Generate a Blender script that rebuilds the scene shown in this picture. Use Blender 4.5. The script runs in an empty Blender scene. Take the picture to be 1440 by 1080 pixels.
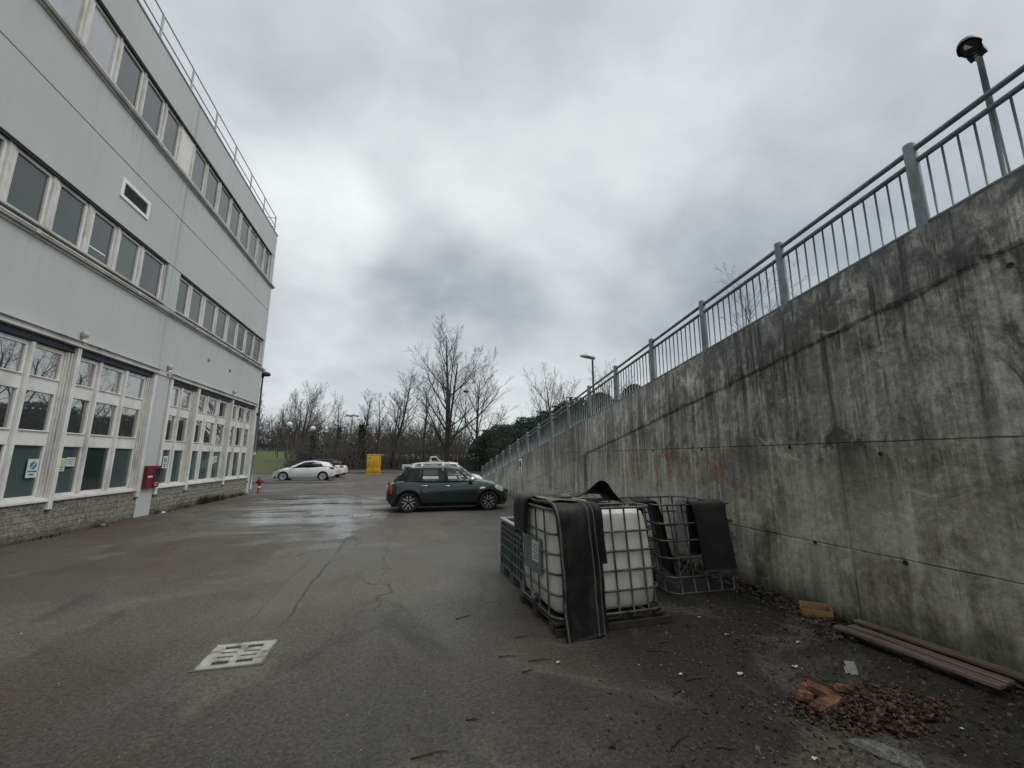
import bpy, math, random
from mathutils import Vector, Matrix, noise as mnoise
from math import sin, cos, pi, radians as rad, sqrt, exp
SC = bpy.context.scene
COL = SC.collection

# ------------------------------------------------------------------ camera
YAW, PITCH, ROLL, FPX, CAMZ = .237913, .178899, .0042377, 581.85, 1.6
fwd = Vector((sin(YAW)*cos(PITCH), cos(YAW)*cos(PITCH), sin(PITCH)))
rgt = Vector((cos(YAW), -sin(YAW), 0)); up = rgt.cross(fwd)
r2 = rgt*cos(ROLL)+up*sin(ROLL); u2 = -rgt*sin(ROLL)+up*cos(ROLL)
cam = bpy.data.cameras.new('camera'); camo = bpy.data.objects.new('camera', cam); COL.objects.link(camo)
cam.sensor_fit = 'HORIZONTAL'; cam.sensor_width = 36; cam.lens = FPX/1440*36
cam.clip_start = .05; cam.clip_end = 2000
m = Matrix((r2, u2, -fwd)).transposed().to_4x4(); m.translation = (0, 0, CAMZ); camo.matrix_world = m
SC.camera = camo
def sight(x, y):                      # viewing direction of a photo pixel, used to read the sky
    return ((x-720)/FPX*r2-(y-540)/FPX*u2+fwd).normalized()

# ------------------------------------------------------------------ node helper
class NT:
    def __init__(s, tree): s.t = tree; s.n = tree.nodes
    def lk(s, a, sock):
        if hasattr(a, 'is_linked') or isinstance(a, bpy.types.NodeSocket): s.t.links.new(a, sock)
        elif a is not None:
            try: sock.default_value = a
            except Exception: sock.default_value = (a[0], a[1], a[2], 1) if hasattr(a, '__len__') else (a, a, a, 1)
    def math(s, op, a, b=None, c=None, clamp=False):
        n = s.n.new('ShaderNodeMath'); n.operation = op; n.use_clamp = clamp
        for i, q in enumerate((a, b, c)):
            if q is not None: s.lk(q, n.inputs[i])
        return n.outputs[0]
    def vmath(s, op, a, b=None):
        n = s.n.new('ShaderNodeVectorMath'); n.operation = op
        s.lk(a, n.inputs[0])
        if b is not None:
            if op == 'SCALE': s.lk(b, n.inputs['Scale'])
            else: s.lk(b, n.inputs[1])
        return n.outputs['Value'] if op in ('DOT_PRODUCT', 'LENGTH') else n.outputs[0]
    def noise(s, vec, scale, detail=4, rough=.55, dist=0, color=False):
        n = s.n.new('ShaderNodeTexNoise'); s.lk(vec, n.inputs['Vector'])
        n.inputs['Scale'].default_value = scale; n.inputs['Detail'].default_value = detail
        n.inputs['Roughness'].default_value = rough; n.inputs['Distortion'].default_value = dist
        return n.outputs['Color' if color else 'Fac']
    def voro(s, vec, scale, feat='F1'):
        n = s.n.new('ShaderNodeTexVoronoi'); n.feature = feat; s.lk(vec, n.inputs['Vector']); n.inputs['Scale'].default_value = scale
        return n
    def ramp(s, fac, stops):
        n = s.n.new('ShaderNodeValToRGB'); s.lk(fac, n.inputs[0]); e = n.color_ramp.elements
        while len(e) < len(stops): e.new(.5)
        for el, (p, c) in zip(e, stops):
            el.position = p; el.color = (c[0], c[1], c[2], 1) if hasattr(c, '__len__') else (c, c, c, 1)
        return n.outputs[0]
    def maprange(s, v, a, b, c=0, d=1, smooth=False):
        n = s.n.new('ShaderNodeMapRange'); n.clamp = True
        if smooth: n.interpolation_type = 'SMOOTHSTEP'
        s.lk(v, n.inputs[0])
        for i, q in enumerate((a, b, c, d)): n.inputs[i+1].default_value = q
        return n.outputs[0]
    def mix(s, fac, a, b, mode='MIX'):
        n = s.n.new('ShaderNodeMix'); n.data_type = 'RGBA'; n.blend_type = mode
        s.lk(fac, n.inputs[0]); s.lk(a, n.inputs[6]); s.lk(b, n.inputs[7]); return n.outputs[2]
    def mapping(s, vec, scale=(1, 1, 1), loc=(0, 0, 0), rot=(0, 0, 0)):
        n = s.n.new('ShaderNodeMapping'); s.lk(vec, n.inputs[0])
        n.inputs['Scale'].default_value = scale; n.inputs['Location'].default_value = loc; n.inputs['Rotation'].default_value = rot
        return n.outputs[0]
    def obj(s): return s.n.new('ShaderNodeTexCoord').outputs['Object']
    def pos(s): return s.n.new('ShaderNodeNewGeometry').outputs['Position']
    def sep(s, v):
        n = s.n.new('ShaderNodeSeparateXYZ'); s.lk(v, n.inputs[0]); return n.outputs
    def comb(s, x, y, z):
        n = s.n.new('ShaderNodeCombineXYZ')
        for i, q in enumerate((x, y, z)): s.lk(q, n.inputs[i])
        return n.outputs[0]
    def bump(s, h, strength=.3, dist=.01, normal=None):
        n = s.n.new('ShaderNodeBump'); s.lk(h, n.inputs['Height']); n.inputs['Strength'].default_value = strength; n.inputs['Distance'].default_value = dist
        if normal is not None: s.lk(normal, n.inputs['Normal'])
        return n.outputs[0]

# ------------------------------------------------------------------ world: overcast sky
w = bpy.data.worlds.new('World'); SC.world = w; w.use_nodes = True
W = NT(w.node_tree); W.n.clear()
out = W.n.new('ShaderNodeOutputWorld'); bg = W.n.new('ShaderNodeBackground'); bg.inputs['Strength'].default_value = .1
W.t.links.new(bg.outputs[0], out.inputs[0])
SUN_AZ, SUN_EL = rad(112), rad(50)    # azimuth from +Y towards +X
sky = W.n.new('ShaderNodeTexSky'); sky.sky_type = 'NISHITA'; sky.sun_disc = False
sky.sun_elevation = SUN_EL; sky.sun_rotation = SUN_AZ; sky.dust_density = 3; sky.air_density = 1
gen = W.n.new('ShaderNodeTexCoord').outputs['Generated']
dv = W.vmath('NORMALIZE', gen)
sx, sy, sz = W.sep(dv)
zc = W.math('MAXIMUM', sz, 0.0)
den = W.math('ADD', zc, .48)
cp = W.comb(W.math('DIVIDE', sx, den), W.math('DIVIDE', sy, den), 0.0)
n1 = W.noise(cp, 1.6, 7, .50, .35)
n2 = W.noise(W.mapping(cp, (1, 1, 1), (3.1, 1.7, 0)), 4.2, 6, .5, .2)
n3 = W.noise(W.mapping(cp, (1, 1.25, 1), (9, 4, 0)), 9, 6, .58, .6)
val = W.math('ADD', W.math('ADD', W.math('MULTIPLY', W.math('SUBTRACT', n1, .5), .40), W.math('MULTIPLY', W.math('SUBTRACT', n2, .5), .26)), W.math('MULTIPLY', W.math('SUBTRACT', n3, .5), .11))
def blob(px, py, wid, amp):
    d = W.vmath('DOT_PRODUCT', dv, tuple(sight(px, py)))
    k = W.maprange(d, cos(wid), 1.0, 0, 1, True)
    return W.math('MULTIPLY', k, amp)
for b in ((770, 250, .30, .09), (1010, 190, .26, .04), (700, 20, .22, -.05), (680, 430, .20, -.11), (610, 370, .15, -.07), (850, 410, .16, .035), (960, 420, .24, -.06), (1180, 330, .35, -.11),
          (1400, 60, .3, -.02), (440, 300, .18, .17), (560, 260, .2, .07), (620, 330, .10, -.05), (560, 420, .12, -.08), (430, 480, .12, .06), (660, 490, .10, .06), (760, 570, .22, .06)):
    if b[3]: val = W.math('ADD', val, blob(*b))
lum = W.math('ADD', val, .525)
lum = W.math('ADD', lum, W.maprange(sz, .0, .2, .04, 0))
zen = W.maprange(sz, .79, .99, 1.0, 2.5, True)                   # overcast sky: brightest overhead
side = W.math('MULTIPLY', W.maprange(sx, .55, .95, 0, .7, True), W.maprange(sy, -.4, .25, 1, 0))
lum = W.math('MULTIPLY', lum, W.math('ADD', zen, side))
lum = W.math('MULTIPLY', lum, W.maprange(sz, -.1, 0, .25, 1))
tint = W.ramp(lum, [(.30, (.875, 1.0, 1.085)), (.47, (.925, 1.0, 1.04)), (.66, (.96, 1.0, 1.015))])
cl = W.vmath('SCALE', tint, W.math('MULTIPLY', lum, 10))
wc = W.mix(.06, cl, sky.outputs[0])
W.lk(wc, bg.inputs['Color'])

sun = bpy.data.lights.new('sun', 'SUN'); sun.energy = .9; sun.angle = rad(28); sun.color = (1, .97, .92)
suno = bpy.data.objects.new('sun', sun); COL.objects.link(suno)
sd = Vector((sin(SUN_AZ)*cos(SUN_EL), cos(SUN_AZ)*cos(SUN_EL), sin(SUN_EL)))
suno.rotation_euler = sd.to_track_quat('Z', 'Y').to_euler()

SC.view_settings.view_transform = 'Standard'; SC.view_settings.look = 'None'; SC.view_settings.gamma = 1
SC.view_settings.use_curve_mapping = False; SC.view_settings.exposure = .35
SC.render.engine = 'CYCLES'
SC.cycles.use_denoising = True; SC.cycles.max_bounces = 6; SC.cycles.transparent_max_bounces = 12

# ------------------------------------------------------------------ mesh builder
def Rz(a): return Matrix.Rotation(a, 4, 'Z')
def Tr(x, y, z): return Matrix.Translation((x, y, z))
class MB:
    def __init__(s): s.v = []; s.f = []; s.sm = []
    def add(s, vs, fs, smooth=False, T=None):
        o = len(s.v)
        s.v += [tuple(T @ Vector(p)) for p in vs] if T is not None else [tuple(p) for p in vs]
        s.f += [tuple(i+o for i in f) for f in fs]; s.sm += [smooth]*len(fs); return s
    def box(s, x0, x1, y0, y1, z0, z1, T=None):
        vs = [(x0, y0, z0), (x1, y0, z0), (x1, y1, z0), (x0, y1, z0), (x0, y0, z1), (x1, y0, z1), (x1, y1, z1), (x0, y1, z1)]
        return s.add(vs, [(3, 2, 1, 0), (4, 5, 6, 7), (0, 1, 5, 4), (1, 2, 6, 5), (2, 3, 7, 6), (3, 0, 4, 7)], T=T)
    def quad(s, *p): return s.add(p, [tuple(range(len(p)))])
    def grid(s, P, smooth=True, closeu=False, closev=False, T=None):
        nu, nv = len(P), len(P[0]); fs = []
        for i in range(nu if closeu else nu-1):
            for j in range(nv if closev else nv-1):
                a, b = (i+1) % nu, (j+1) % nv
                fs.append((i*nv+j, a*nv+j, a*nv+b, i*nv+b))
        return s.add([q for r in P for q in r], fs, smooth, T)
    def tube(s, pts, r, n=8, caps=True, smooth=True, closed=False, T=None):
        pts = [Vector(p) for p in pts]; L = len(pts); rs = r if hasattr(r, '__len__') else [r]*L
        t0 = (pts[1]-pts[0]).normalized(); a = Vector((0, 0, 1)) if abs(t0.z) < .9 else Vector((1, 0, 0))
        u = t0.cross(a).normalized(); rows = []
        for i in range(L):
            if closed: t = pts[(i+1) % L]-pts[i-1]
            else: t = pts[min(i+1, L-1)]-pts[max(i-1, 0)]
            t.normalize(); u = (u-t*u.dot(t)).normalized(); w_ = t.cross(u)
            rows.append([pts[i]+(u*cos(2*pi*k/n)+w_*sin(2*pi*k/n))*rs[i] for k in range(n)])
        s.grid(rows, smooth, closed, True, T)
        if caps and not closed:
            o = len(s.v)-L*n
            s.f += [tuple(o+k for k in range(n))[::-1], tuple(o+(L-1)*n+k for k in range(n))]; s.sm += [False]*2
        return s
    def lathe(s, prof, n=24, T=None, smooth=True):
        return s.grid([[(r*cos(2*pi*k/n), r*sin(2*pi*k/n), z) for k in range(n)] for r, z in prof], smooth, False, True, T)
    def prism(s, poly, z0, z1, T=None):
        n = len(poly); vs = [(x, y, z0) for x, y in poly]+[(x, y, z1) for x, y in poly]
        fs = [tuple(range(n))[::-1], tuple(range(n, 2*n))]+[(i, (i+1) % n, n+(i+1) % n, n+i) for i in range(n)]
        return s.add(vs, fs, T=T)
    def rbox(s, x0, x1, y0, y1, z0, z1, r=.05, n=5, T=None):   # box with rounded vertical corners and softened top edge
        P = []
        for k, (cx, cy) in enumerate(((x1-r, y1-r), (x0+r, y1-r), (x0+r, y0+r), (x1-r, y0+r))):
            P += [(cx, cy, k*pi/2+pi/2*i/n) for i in range(n+1)]
        rows = []
        for dz, sh in ((0, .35*r), (.1*r, .12*r), (.35*r, 0)): rows.append([(cx+(r-sh)*cos(a), cy+(r-sh)*sin(a), z0+dz) for cx, cy, a in P])
        for dz, sh in ((.35*r, 0), (.1*r, .12*r), (0, .35*r)): rows.append([(cx+(r-sh)*cos(a), cy+(r-sh)*sin(a), z1-dz) for cx, cy, a in P])
        o = len(s.v); s.grid(rows, True, False, True, T); N_ = len(P)
        s.f += [tuple(o+k for k in range(N_))[::-1], tuple(o+5*N_+k for k in range(N_))]; s.sm += [False, False]
        return s
    def build(s, name, mat, parent=None, world=False, bevel=0, label=None):
        me = bpy.data.meshes.new(name); me.from_pydata(s.v, [], s.f)
        me.polygons.foreach_set('use_smooth', s.sm); me.update()
        if mat: me.materials.append(mat)
        o = bpy.data.objects.new(name, me); COL.objects.link(o)
        if parent is not None:
            o.parent = parent
            if world and parent.parent is None and parent.type == 'EMPTY':
                o.matrix_basis = (Tr(*parent.location) @ Rz(parent.rotation_euler.z)).inverted()
        if bevel:
            b = o.modifiers.new('bevel', 'BEVEL'); b.width = bevel; b.segments = 2; b.limit_method = 'ANGLE'; b.angle_limit = rad(40)
        if label: o['label'] = label
        return o
def thing(name, label, cat, loc=(0, 0, 0), rz=0, group=None):
    o = bpy.data.objects.new(name, None); COL.objects.link(o); o.empty_display_size = .1
    o.location = loc; o.rotation_euler = (0, 0, rz); o['label'] = label; o['category'] = cat
    if group: o['group'] = group
    return o
def tag(o, label, cat, group=None):
    o['label'] = label; o['category'] = cat
    if group: o['group'] = group
    return o
def kind(o, k, label=None, cat=None):
    o['kind'] = k
    if label: o['label'] = label
    if cat: o['category'] = cat
    return o
def copytree(o, parent=None):
    c = o.copy(); COL.objects.link(c)
    if parent is not None: c.parent = parent
    for ch in list(o.children): copytree(ch, c)
    return c

# ------------------------------------------------------------------ materials
def mat(name, col, rough=.6, metal=0, var=0, vscale=6, bump=0, bscale=40, spec=.5, ior=None, dirt=None, dscale=2.5):
    m_ = bpy.data.materials.new(name); m_.use_nodes = True; T = NT(m_.node_tree); b = T.n['Principled BSDF']
    b.inputs['Roughness'].default_value = rough; b.inputs['Metallic'].default_value = metal
    b.inputs['Specular IOR Level'].default_value = spec
    if ior: b.inputs['IOR'].default_value = ior
    c = (*col, 1)
    b.inputs['Base Color'].default_value = c
    if var:
        p = T.obj(); k = T.noise(p, vscale, 5, .6)
        lo = tuple(q*(1-var) for q in col); hi = tuple(min(1, q*(1+var)) for q in col)
        c = T.ramp(k, [(.3, lo), (.7, hi)])
        if dirt:
            kd = T.ramp(T.noise(T.mapping(p, (1, 1, .5), (4, 7, 1)), dscale, 6, .65, .4), [(.48, 0), (.68, 1)])
            c = T.mix(kd, c, (*dirt, 1))
        T.lk(c, b.inputs['Base Color'])
    if bump:
        T.lk(T.bump(T.noise(T.obj(), bscale, 5, .6), bump, .02), b.inputs['Normal'])
    return m_
def pane_mat(name, col, rough, ior, var=.15, vscale=.8):
    m_ = mat(name, col, rough, 0, var, vscale, ior=ior)
    T = NT(m_.node_tree); b = T.n['Principled BSDF']
    T.lk(T.bump(T.noise(T.pos(), 1.1, 2, .5), .05, .02), b.inputs['Normal'])    # panes are never perfectly flat
    return m_
def glass_mat(name, tint=(.5, .55, .53)):
    m_ = bpy.data.materials.new(name); m_.use_nodes = True; T = NT(m_.node_tree); T.n.remove(T.n['Principled BSDF'])
    tr = T.n.new('ShaderNodeBsdfTransparent'); tr.inputs[0].default_value = (*tint, 1)
    gl = T.n.new('ShaderNodeBsdfGlossy'); gl.inputs['Roughness'].default_value = .02
    fr = T.n.new('ShaderNodeFresnel'); fr.inputs[0].default_value = 1.55
    mx = T.n.new('ShaderNodeMixShader'); T.lk(fr.outputs[0], mx.inputs[0]); T.lk(tr.outputs[0], mx.inputs[1]); T.lk(gl.outputs[0], mx.inputs[2])
    T.lk(mx.outputs[0], T.n['Material Output'].inputs[0]); return m_
Mt = {}
Mt['facade_side'] = mat('facade_side', (.40, .42, .42), .7, 0, .05, .5)
Mt['frame'] = mat('frame', (.66, .655, .63), .42, 0, .08, 3, dirt=(.47, .45, .41), dscale=1.5)
Mt['mullion'] = mat('mullion', (.55, .54, .51), .5, 0, .12, 3, dirt=(.36, .34, .30))
Mt['white_panel'] = mat('white_panel', (.62, .62, .58), .5, 0, .06, 2)
Mt['white'] = mat('white', (.72, .73, .72), .45, 0, .06, 4)
Mt['tray'] = mat('tray', (.48, .475, .45), .5, 0, .12, 2, dirt=(.30, .29, .26), dscale=1.2)
Mt['gap'] = mat('gap', (.02, .022, .025), .8)
Mt['awning'] = mat('awning', (.016, .024, .042), .45, 0, .2, 3)
Mt['pane_up'] = pane_mat('pane_up', (.065, .075, .082), .12, 1.75)
Mt['pane_top'] = pane_mat('pane_top', (.05, .055, .056), .012, 4.6)
Mt['pane_mid'] = pane_mat('pane_mid', (.095, .105, .11), .12, 1.75)
Mt['pane_dim'] = pane_mat('pane_dim', (.05, .056, .06), .08, 1.9)
Mt['pane_sky'] = pane_mat('pane_sky', (.36, .37, .40), .15, 1.9)  # pale base colour stands in for sky reflected in upper panes
Mt['pane_low'] = pane_mat('pane_low', (.055, .085, .082), .09, 1.75)
Mt['pane_dark'] = pane_mat('pane_dark', (.02, .036, .036), .05, 1.75)
Mt['galv'] = mat('galv', (.25, .28, .30), .45, .6, .18, 9, .08, 60)
Mt['galv_light'] = mat('galv_light', (.46, .47, .47), .4, .5, .12, 7)
Mt['rail_grey'] = mat('rail_grey', (.21, .235, .25), .5, .2, .25, 8, dirt=(.13, .14, .14), dscale=5)
Mt['cage'] = mat('cage', (.13, .135, .135), .5, .55, .3, 14, dirt=(.06, .05, .042), dscale=6)
Mt['rubber'] = mat('rubber', (.0065, .0075, .0085), .55, 0, .5, 5, .35, 45, dirt=(.042, .037, .028), dscale=3.4, spec=.3)
Mt['rubber_edge'] = mat('rubber_edge', (.085, .084, .076), .6, 0, .3, 8, .2, 50)
Mt['rubber_rib'] = mat('rubber_rib', (.010, .0105, .011), .5, 0, .3, 8, .2, 40, dirt=(.03, .028, .022))
Mt['black'] = mat('black', (.006, .0065, .007), .55, 0, .25, 6, spec=.3)
Mt['dark'] = mat('dark', (.03, .032, .034), .5)
Mt['crate'] = mat('crate', (.105, .12, .125), .5, 0, .15, 6, .06, 40, dirt=(.06, .06, .055), dscale=4)
Mt['wood_dark'] = mat('wood_dark', (.05, .038, .028), .8, 0, .35, 9, .3, 30)
Mt['box_card'] = mat('box_card', (.26, .155, .07), .75, 0, .18, 6, .1, 20)
Mt['mat_tan'] = mat('mat_tan', (.17, .135, .085), .85, 0, .3, 9, .4, 40)
Mt['brick'] = mat('brick', (.21, .095, .052), .9, 0, .45, 18, .8, 40, dirt=(.055, .032, .022), dscale=11)
Mt['red'] = mat('red', (.14, .012, .018), .4, 0, .2, 5)
Mt['red_hyd'] = mat('red_hyd', (.20, .018, .018), .45, 0, .25, 8)
Mt['yellow'] = mat('yellow', (.62, .36, .015), .45, 0, .1, 2, dirt=(.42, .25, .02), dscale=2)
Mt['tyre'] = mat('tyre', (.016, .016, .017), .75, 0, .2, 20)
Mt['alloy'] = mat('alloy', (.5, .5, .5), .3, .8)
Mt['alloy_dark'] = mat('alloy_dark', (.03, .03, .033), .4, .4)
Mt['chrome'] = mat('chrome', (.8, .8, .8), .08, 1)
Mt['silver'] = mat('silver', (.55, .56, .56), .25, .4)
Mt['tail'] = mat('tail', (.28, .012, .014), .15, 0, spec=.8)
Mt['lens'] = mat('lens', (.62, .66, .68), .08, .3)
Mt['interior'] = mat('interior', (.025, .026, .028), .7)
Mt['glass'] = glass_mat('glass', (.80, .83, .82))
Mt['glass_dark'] = glass_mat('glass_dark', (.12, .13, .13))
Mt['ink'] = mat('ink', (.04, .04, .045), .6)
Mt['blue'] = mat('blue', (.04, .17, .26), .4)
Mt['paper'] = mat('paper', (.50, .58, .57), .5, 0, .05, 8)
Mt['paper_yellow'] = mat('paper_yellow', (.42, .47, .16), .5)
Mt['plate'] = mat('plate', (.13, .16, .155), .4, .3, .2, 6)
Mt['bark'] = mat('bark', (.048, .043, .039), .9, 0, .35, 3, .5, 14)
Mt['twig'] = mat('twig', (.085, .074, .068), .9, 0, .3, 1)  # lightened colour stands in for haze over the far trees
Mt['twig_warm'] = mat('twig_warm', (.10, .083, .070), .9, 0, .35, .6)
Mt['asphalt_old'] = mat('asphalt_old', (.1, .1, .1), .8, 0, .3, 10, .3)
Mt['concrete_pale'] = mat('concrete_pale', (.37, .36, .315), .8, 0, .3, 11, .45, 30, dirt=(.11, .10, .08), dscale=6)
Mt['kerb'] = mat('kerb', (.17, .165, .15), .8, 0, .25, 3, .3, 30)
def paint_mat(name, col, rough=.25, metal=0, coat=1.0):
    m_ = mat(name, col, rough, metal, .06, 3); b = m_.node_tree.nodes['Principled BSDF']
    b.inputs['Coat Weight'].default_value = coat; b.inputs['Coat Roughness'].default_value = .04
    T = NT(m_.node_tree)
    T.lk(T.maprange(T.noise(T.obj(), 4, 5, .6), .3, .7, rough*.8, min(1, rough*1.6)), b.inputs['Roughness'])
    return m_
Mt['paint_green'] = paint_mat('paint_green', (.004, .0175, .0155), .25, .1, .8)
Mt['paint_white'] = paint_mat('paint_white', (.70, .71, .71), .35, 0, .6)
Mt['paint_grey'] = paint_mat('paint_grey', (.55, .56, .56), .4, 0, .4)
def leaf_mat(name, a, b_, rough=.5):
    m_ = bpy.data.materials.new(name); m_.use_nodes = True; T = NT(m_.node_tree); b = T.n['Principled BSDF']
    g = T.n.new('ShaderNodeNewGeometry').outputs['Random Per Island']
    n_ = T.noise(T.pos(), .6, 4, .6)
    k = T.math('ADD', T.math('MULTIPLY', g, .6), T.math('MULTIPLY', n_, .4))
    T.lk(T.ramp(k, [(.15, a), (.75, b_)]), b.inputs['Base Color']); b.inputs['Roughness'].default_value = rough
    b.inputs['Specular IOR Level'].default_value = .3
    return m_
Mt['hedge'] = leaf_mat('hedge', (.026, .045, .032), (.095, .132, .085), .6)
Mt['ivy'] = leaf_mat('ivy', (.016, .030, .019), (.055, .08, .045), .6)
Mt['brush'] = leaf_mat('brush', (.045, .040, .034), (.12, .103, .083), .9)
Mt['litter'] = leaf_mat('litter', (.010, .007, .005), (.10, .060, .038), .38)
Mt['litter2'] = leaf_mat('litter2', (.016, .012, .009), (.07, .05, .035), .5)
Mt['grit'] = leaf_mat('grit', (.03, .03, .027), (.36, .35, .32), .7)
Mt['weed'] = leaf_mat('weed', (.018, .022, .010), (.06, .065, .03), .7)
# ================================================================== SETTING
def ground_mat():
    m_ = bpy.data.materials.new('earth'); m_.use_nodes = True; T = NT(m_.node_tree); b = T.n['Principled BSDF']; p = T.pos()
    k = T.noise(p, .12, 6, .6); k2 = T.noise(p, 3, 4, .6)
    c = T.ramp(k, [(.42, (.055, .062, .024)), (.6, (.062, .05, .034))])
    T.lk(T.mix(T.maprange(k2, .3, .7), T.mix(.5, c, (.02, .018, .012, 1)), c), b.inputs['Base Color']); b.inputs['Roughness'].default_value = .95
    T.lk(T.bump(k2, .5, .1), b.inputs['Normal']); return m_
def lawn_mat():
    m_ = bpy.data.materials.new('lawn'); m_.use_nodes = True; T = NT(m_.node_tree); b = T.n['Principled BSDF']; p = T.pos()
    k = T.noise(p, .35, 6, .65); k2 = T.noise(p, 5, 4, .6)
    c = T.ramp(k, [(.35, (.045, .062, .020)), (.55, (.075, .100, .026)), (.72, (.095, .09, .045))])
    c = T.mix(T.maprange(T.math('ADD', T.sep(p)[0], T.math('MULTIPLY', k, 4)), -10.5, -7, 0, 1), c, (.075, .062, .045, 1))
    T.lk(T.mix(T.maprange(k2, .3, .7), T.mix(.4, c, (.03, .034, .012, 1)), c), b.inputs['Base Color']); b.inputs['Roughness'].default_value = .9
    T.lk(T.bump(k2, .6, .08), b.inputs['Normal']); return m_
def asphalt_mat():
    m_ = bpy.data.materials.new('asphalt'); m_.use_nodes = True; T = NT(m_.node_tree); b = T.n['Principled BSDF']; p = T.pos()
    x, y, z = T.sep(p)
    big = T.noise(p, .22, 5, .55, .6); mid = T.noise(T.mapping(p, (1, .6, 1), (7, 2, 0)), 1.3, 6, .6, .5); fine = T.noise(p, 90, 3, .7)
    agg = T.voro(p, 130)
    base = T.ramp(big, [(.30, (.092, .083, .068)), (.5, (.145, .135, .116)), (.70, (.20, .188, .163))])
    base = T.mix(T.maprange(mid, .40, .72, 0, .60), base, (.066, .058, .047, 1))
    # mud washed over the yard by the wall and over the near left
    mud = T.math('MULTIPLY', T.maprange(T.math('ADD', x, T.math('MULTIPLY', T.math('SUBTRACT', mid, .5), 2.2)), .7, 2.5, 0, 1, True), T.maprange(y, 6.5, 10.5, 1, .25))
    mudc = T.ramp(T.noise(p, 2.3, 6, .65), [(.3, (.006, .0049, .0036)), (.55, (.0115, .0094, .0069)), (.75, (.027, .0228, .017))])
    base = T.mix(mud, base, mudc)
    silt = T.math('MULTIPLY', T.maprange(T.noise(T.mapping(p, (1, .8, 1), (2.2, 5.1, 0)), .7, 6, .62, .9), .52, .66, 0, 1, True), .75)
    brn = T.math('MULTIPLY', T.maprange(T.noise(T.mapping(p, (.8, .35, 1), (8, 1, 0)), .6, 5, .6, .5), .42, .60), T.maprange(x, -2.6, -.6, 1, .45)); base = T.mix(brn, base, (.100, .074, .055, 1))
    drk = T.maprange(T.noise(T.mapping(p, (1, .45, 1), (1, 11, 0)), .9, 6, .66, 1.0), .53, .66, 0, .7); base = T.mix(drk, base, (.050, .045, .037, 1))
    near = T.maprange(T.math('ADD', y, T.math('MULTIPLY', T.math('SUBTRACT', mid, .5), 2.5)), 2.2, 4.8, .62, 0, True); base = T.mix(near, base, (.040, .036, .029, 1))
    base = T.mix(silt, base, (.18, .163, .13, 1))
    midz = T.math('MULTIPLY', T.math('MULTIPLY', T.maprange(y, 4.0, 5.6), T.maprange(y, 9, 13, 1, .3)), T.math('MULTIPLY', T.maprange(x, -4, -1, .25, 1), T.math('SUBTRACT', 1.0, mud))); base = T.mix(T.math('MULTIPLY', midz, T.maprange(mid, .35, .6, .2, .6)), base, (.23, .218, .192, 1))  # mid-yard sheen painted in as a paler base colour
    # aggregate: single pale and dark stones
    st = T.sep(agg.outputs['Color'])[0]
    pale = T.math('MULTIPLY', T.maprange(st, .90, .97), T.maprange(agg.outputs['Distance'], .25, .5, 1, 0))
    pale = T.math('MULTIPLY', pale, T.math('SUBTRACT', 1.0, T.math('MULTIPLY', mud, .6)))
    base = T.mix(T.math('MULTIPLY', pale, .75), base, (.24, .23, .21, 1))
    sp = T.noise(p, 38, 4, .8)
    base = T.mix(T.maprange(fine, .35, .7, .4, 0), base, (.012, .012, .011, 1)); base = T.mix(T.maprange(sp, .38, .5, .55, 0), base, (.014, .0135, .012, 1)); base = T.mix(T.maprange(sp, .54, .66, 0, .28), base, T.mix(.5, base, (.3, .29, .26, 1)))
    # repaired trench running from drain to drain
    wob = T.math('MULTIPLY', T.math('SUBTRACT', T.noise(p, .9, 4, .6), .5), .22)
    tx = T.math('ADD', T.math('ADD', x, 1.15), wob)
    inr = T.math('MULTIPLY', T.maprange(y, 4.5, 5.2), T.maprange(y, 12.4, 12.6, 1, 0))
    base = T.mix(T.math('MULTIPLY', T.maprange(T.math('ABSOLUTE', T.math('ADD', tx, .17)), .12, .20, .35, 0), inr), base, (.135, .125, .108, 1))
    s1 = T.maprange(T.math('ABSOLUTE', tx), .006, .026, 1, 0); s2 = T.maprange(T.math('ABSOLUTE', T.math('ADD', tx, .34)), .006, .022, .45, 0)
    seam = T.math('MULTIPLY', T.math('MULTIPLY', T.math('ADD', s1, s2, clamp=True), inr), T.maprange(mid, .38, .58, .0, .6))
    base = T.mix(seam, base, (.013, .013, .012, 1))
    # faint cracks
    cr = T.voro(T.vmath('ADD', p, T.vmath('SCALE', T.noise(p, 1.5, 4, .6, color=True), .9)), .33, 'DISTANCE_TO_EDGE')
    crk = T.math('MULTIPLY', T.maprange(cr.outputs['Distance'], .002, .008, 1, 0), T.maprange(big, .45, .6, 0, .7))
    base = T.mix(crk, base, (.012, .012, .011, 1))
    T.lk(base, b.inputs['Base Color'])
    # wetness: standing damp further up the yard
    wn = T.noise(T.mapping(p, (.42, 1.25, 1), (1.3, 4, 0)), .8, 8, .66, .9)
    wy_ = T.math('MULTIPLY', T.maprange(y, 7.5, 12), T.maprange(x, -1, 3, 1, .35))
    pool = T.vmath('LENGTH', T.comb(T.math('DIVIDE', T.math('ADD', x, 2.7), 2.7), T.math('DIVIDE', T.math('SUBTRACT', y, 14.6), 5.4), 0.0))
    pool = T.math('MULTIPLY', T.maprange(pool, .1, 1.3, .20, -.03, True), 1.0)
    pool2 = T.vmath('LENGTH', T.comb(T.math('DIVIDE', T.math('ADD', x, 1.45), .55), T.math('DIVIDE', T.math('SUBTRACT', y, 10.2), 3.0), 0.0))
    pool = T.math('MAXIMUM', pool, T.maprange(pool2, .1, 1.2, .17, -.1, True))
    wet = T.math('MULTIPLY', T.maprange(T.math('ADD', wn, pool), .50, .68, 0, 1, True), wy_)
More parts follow.
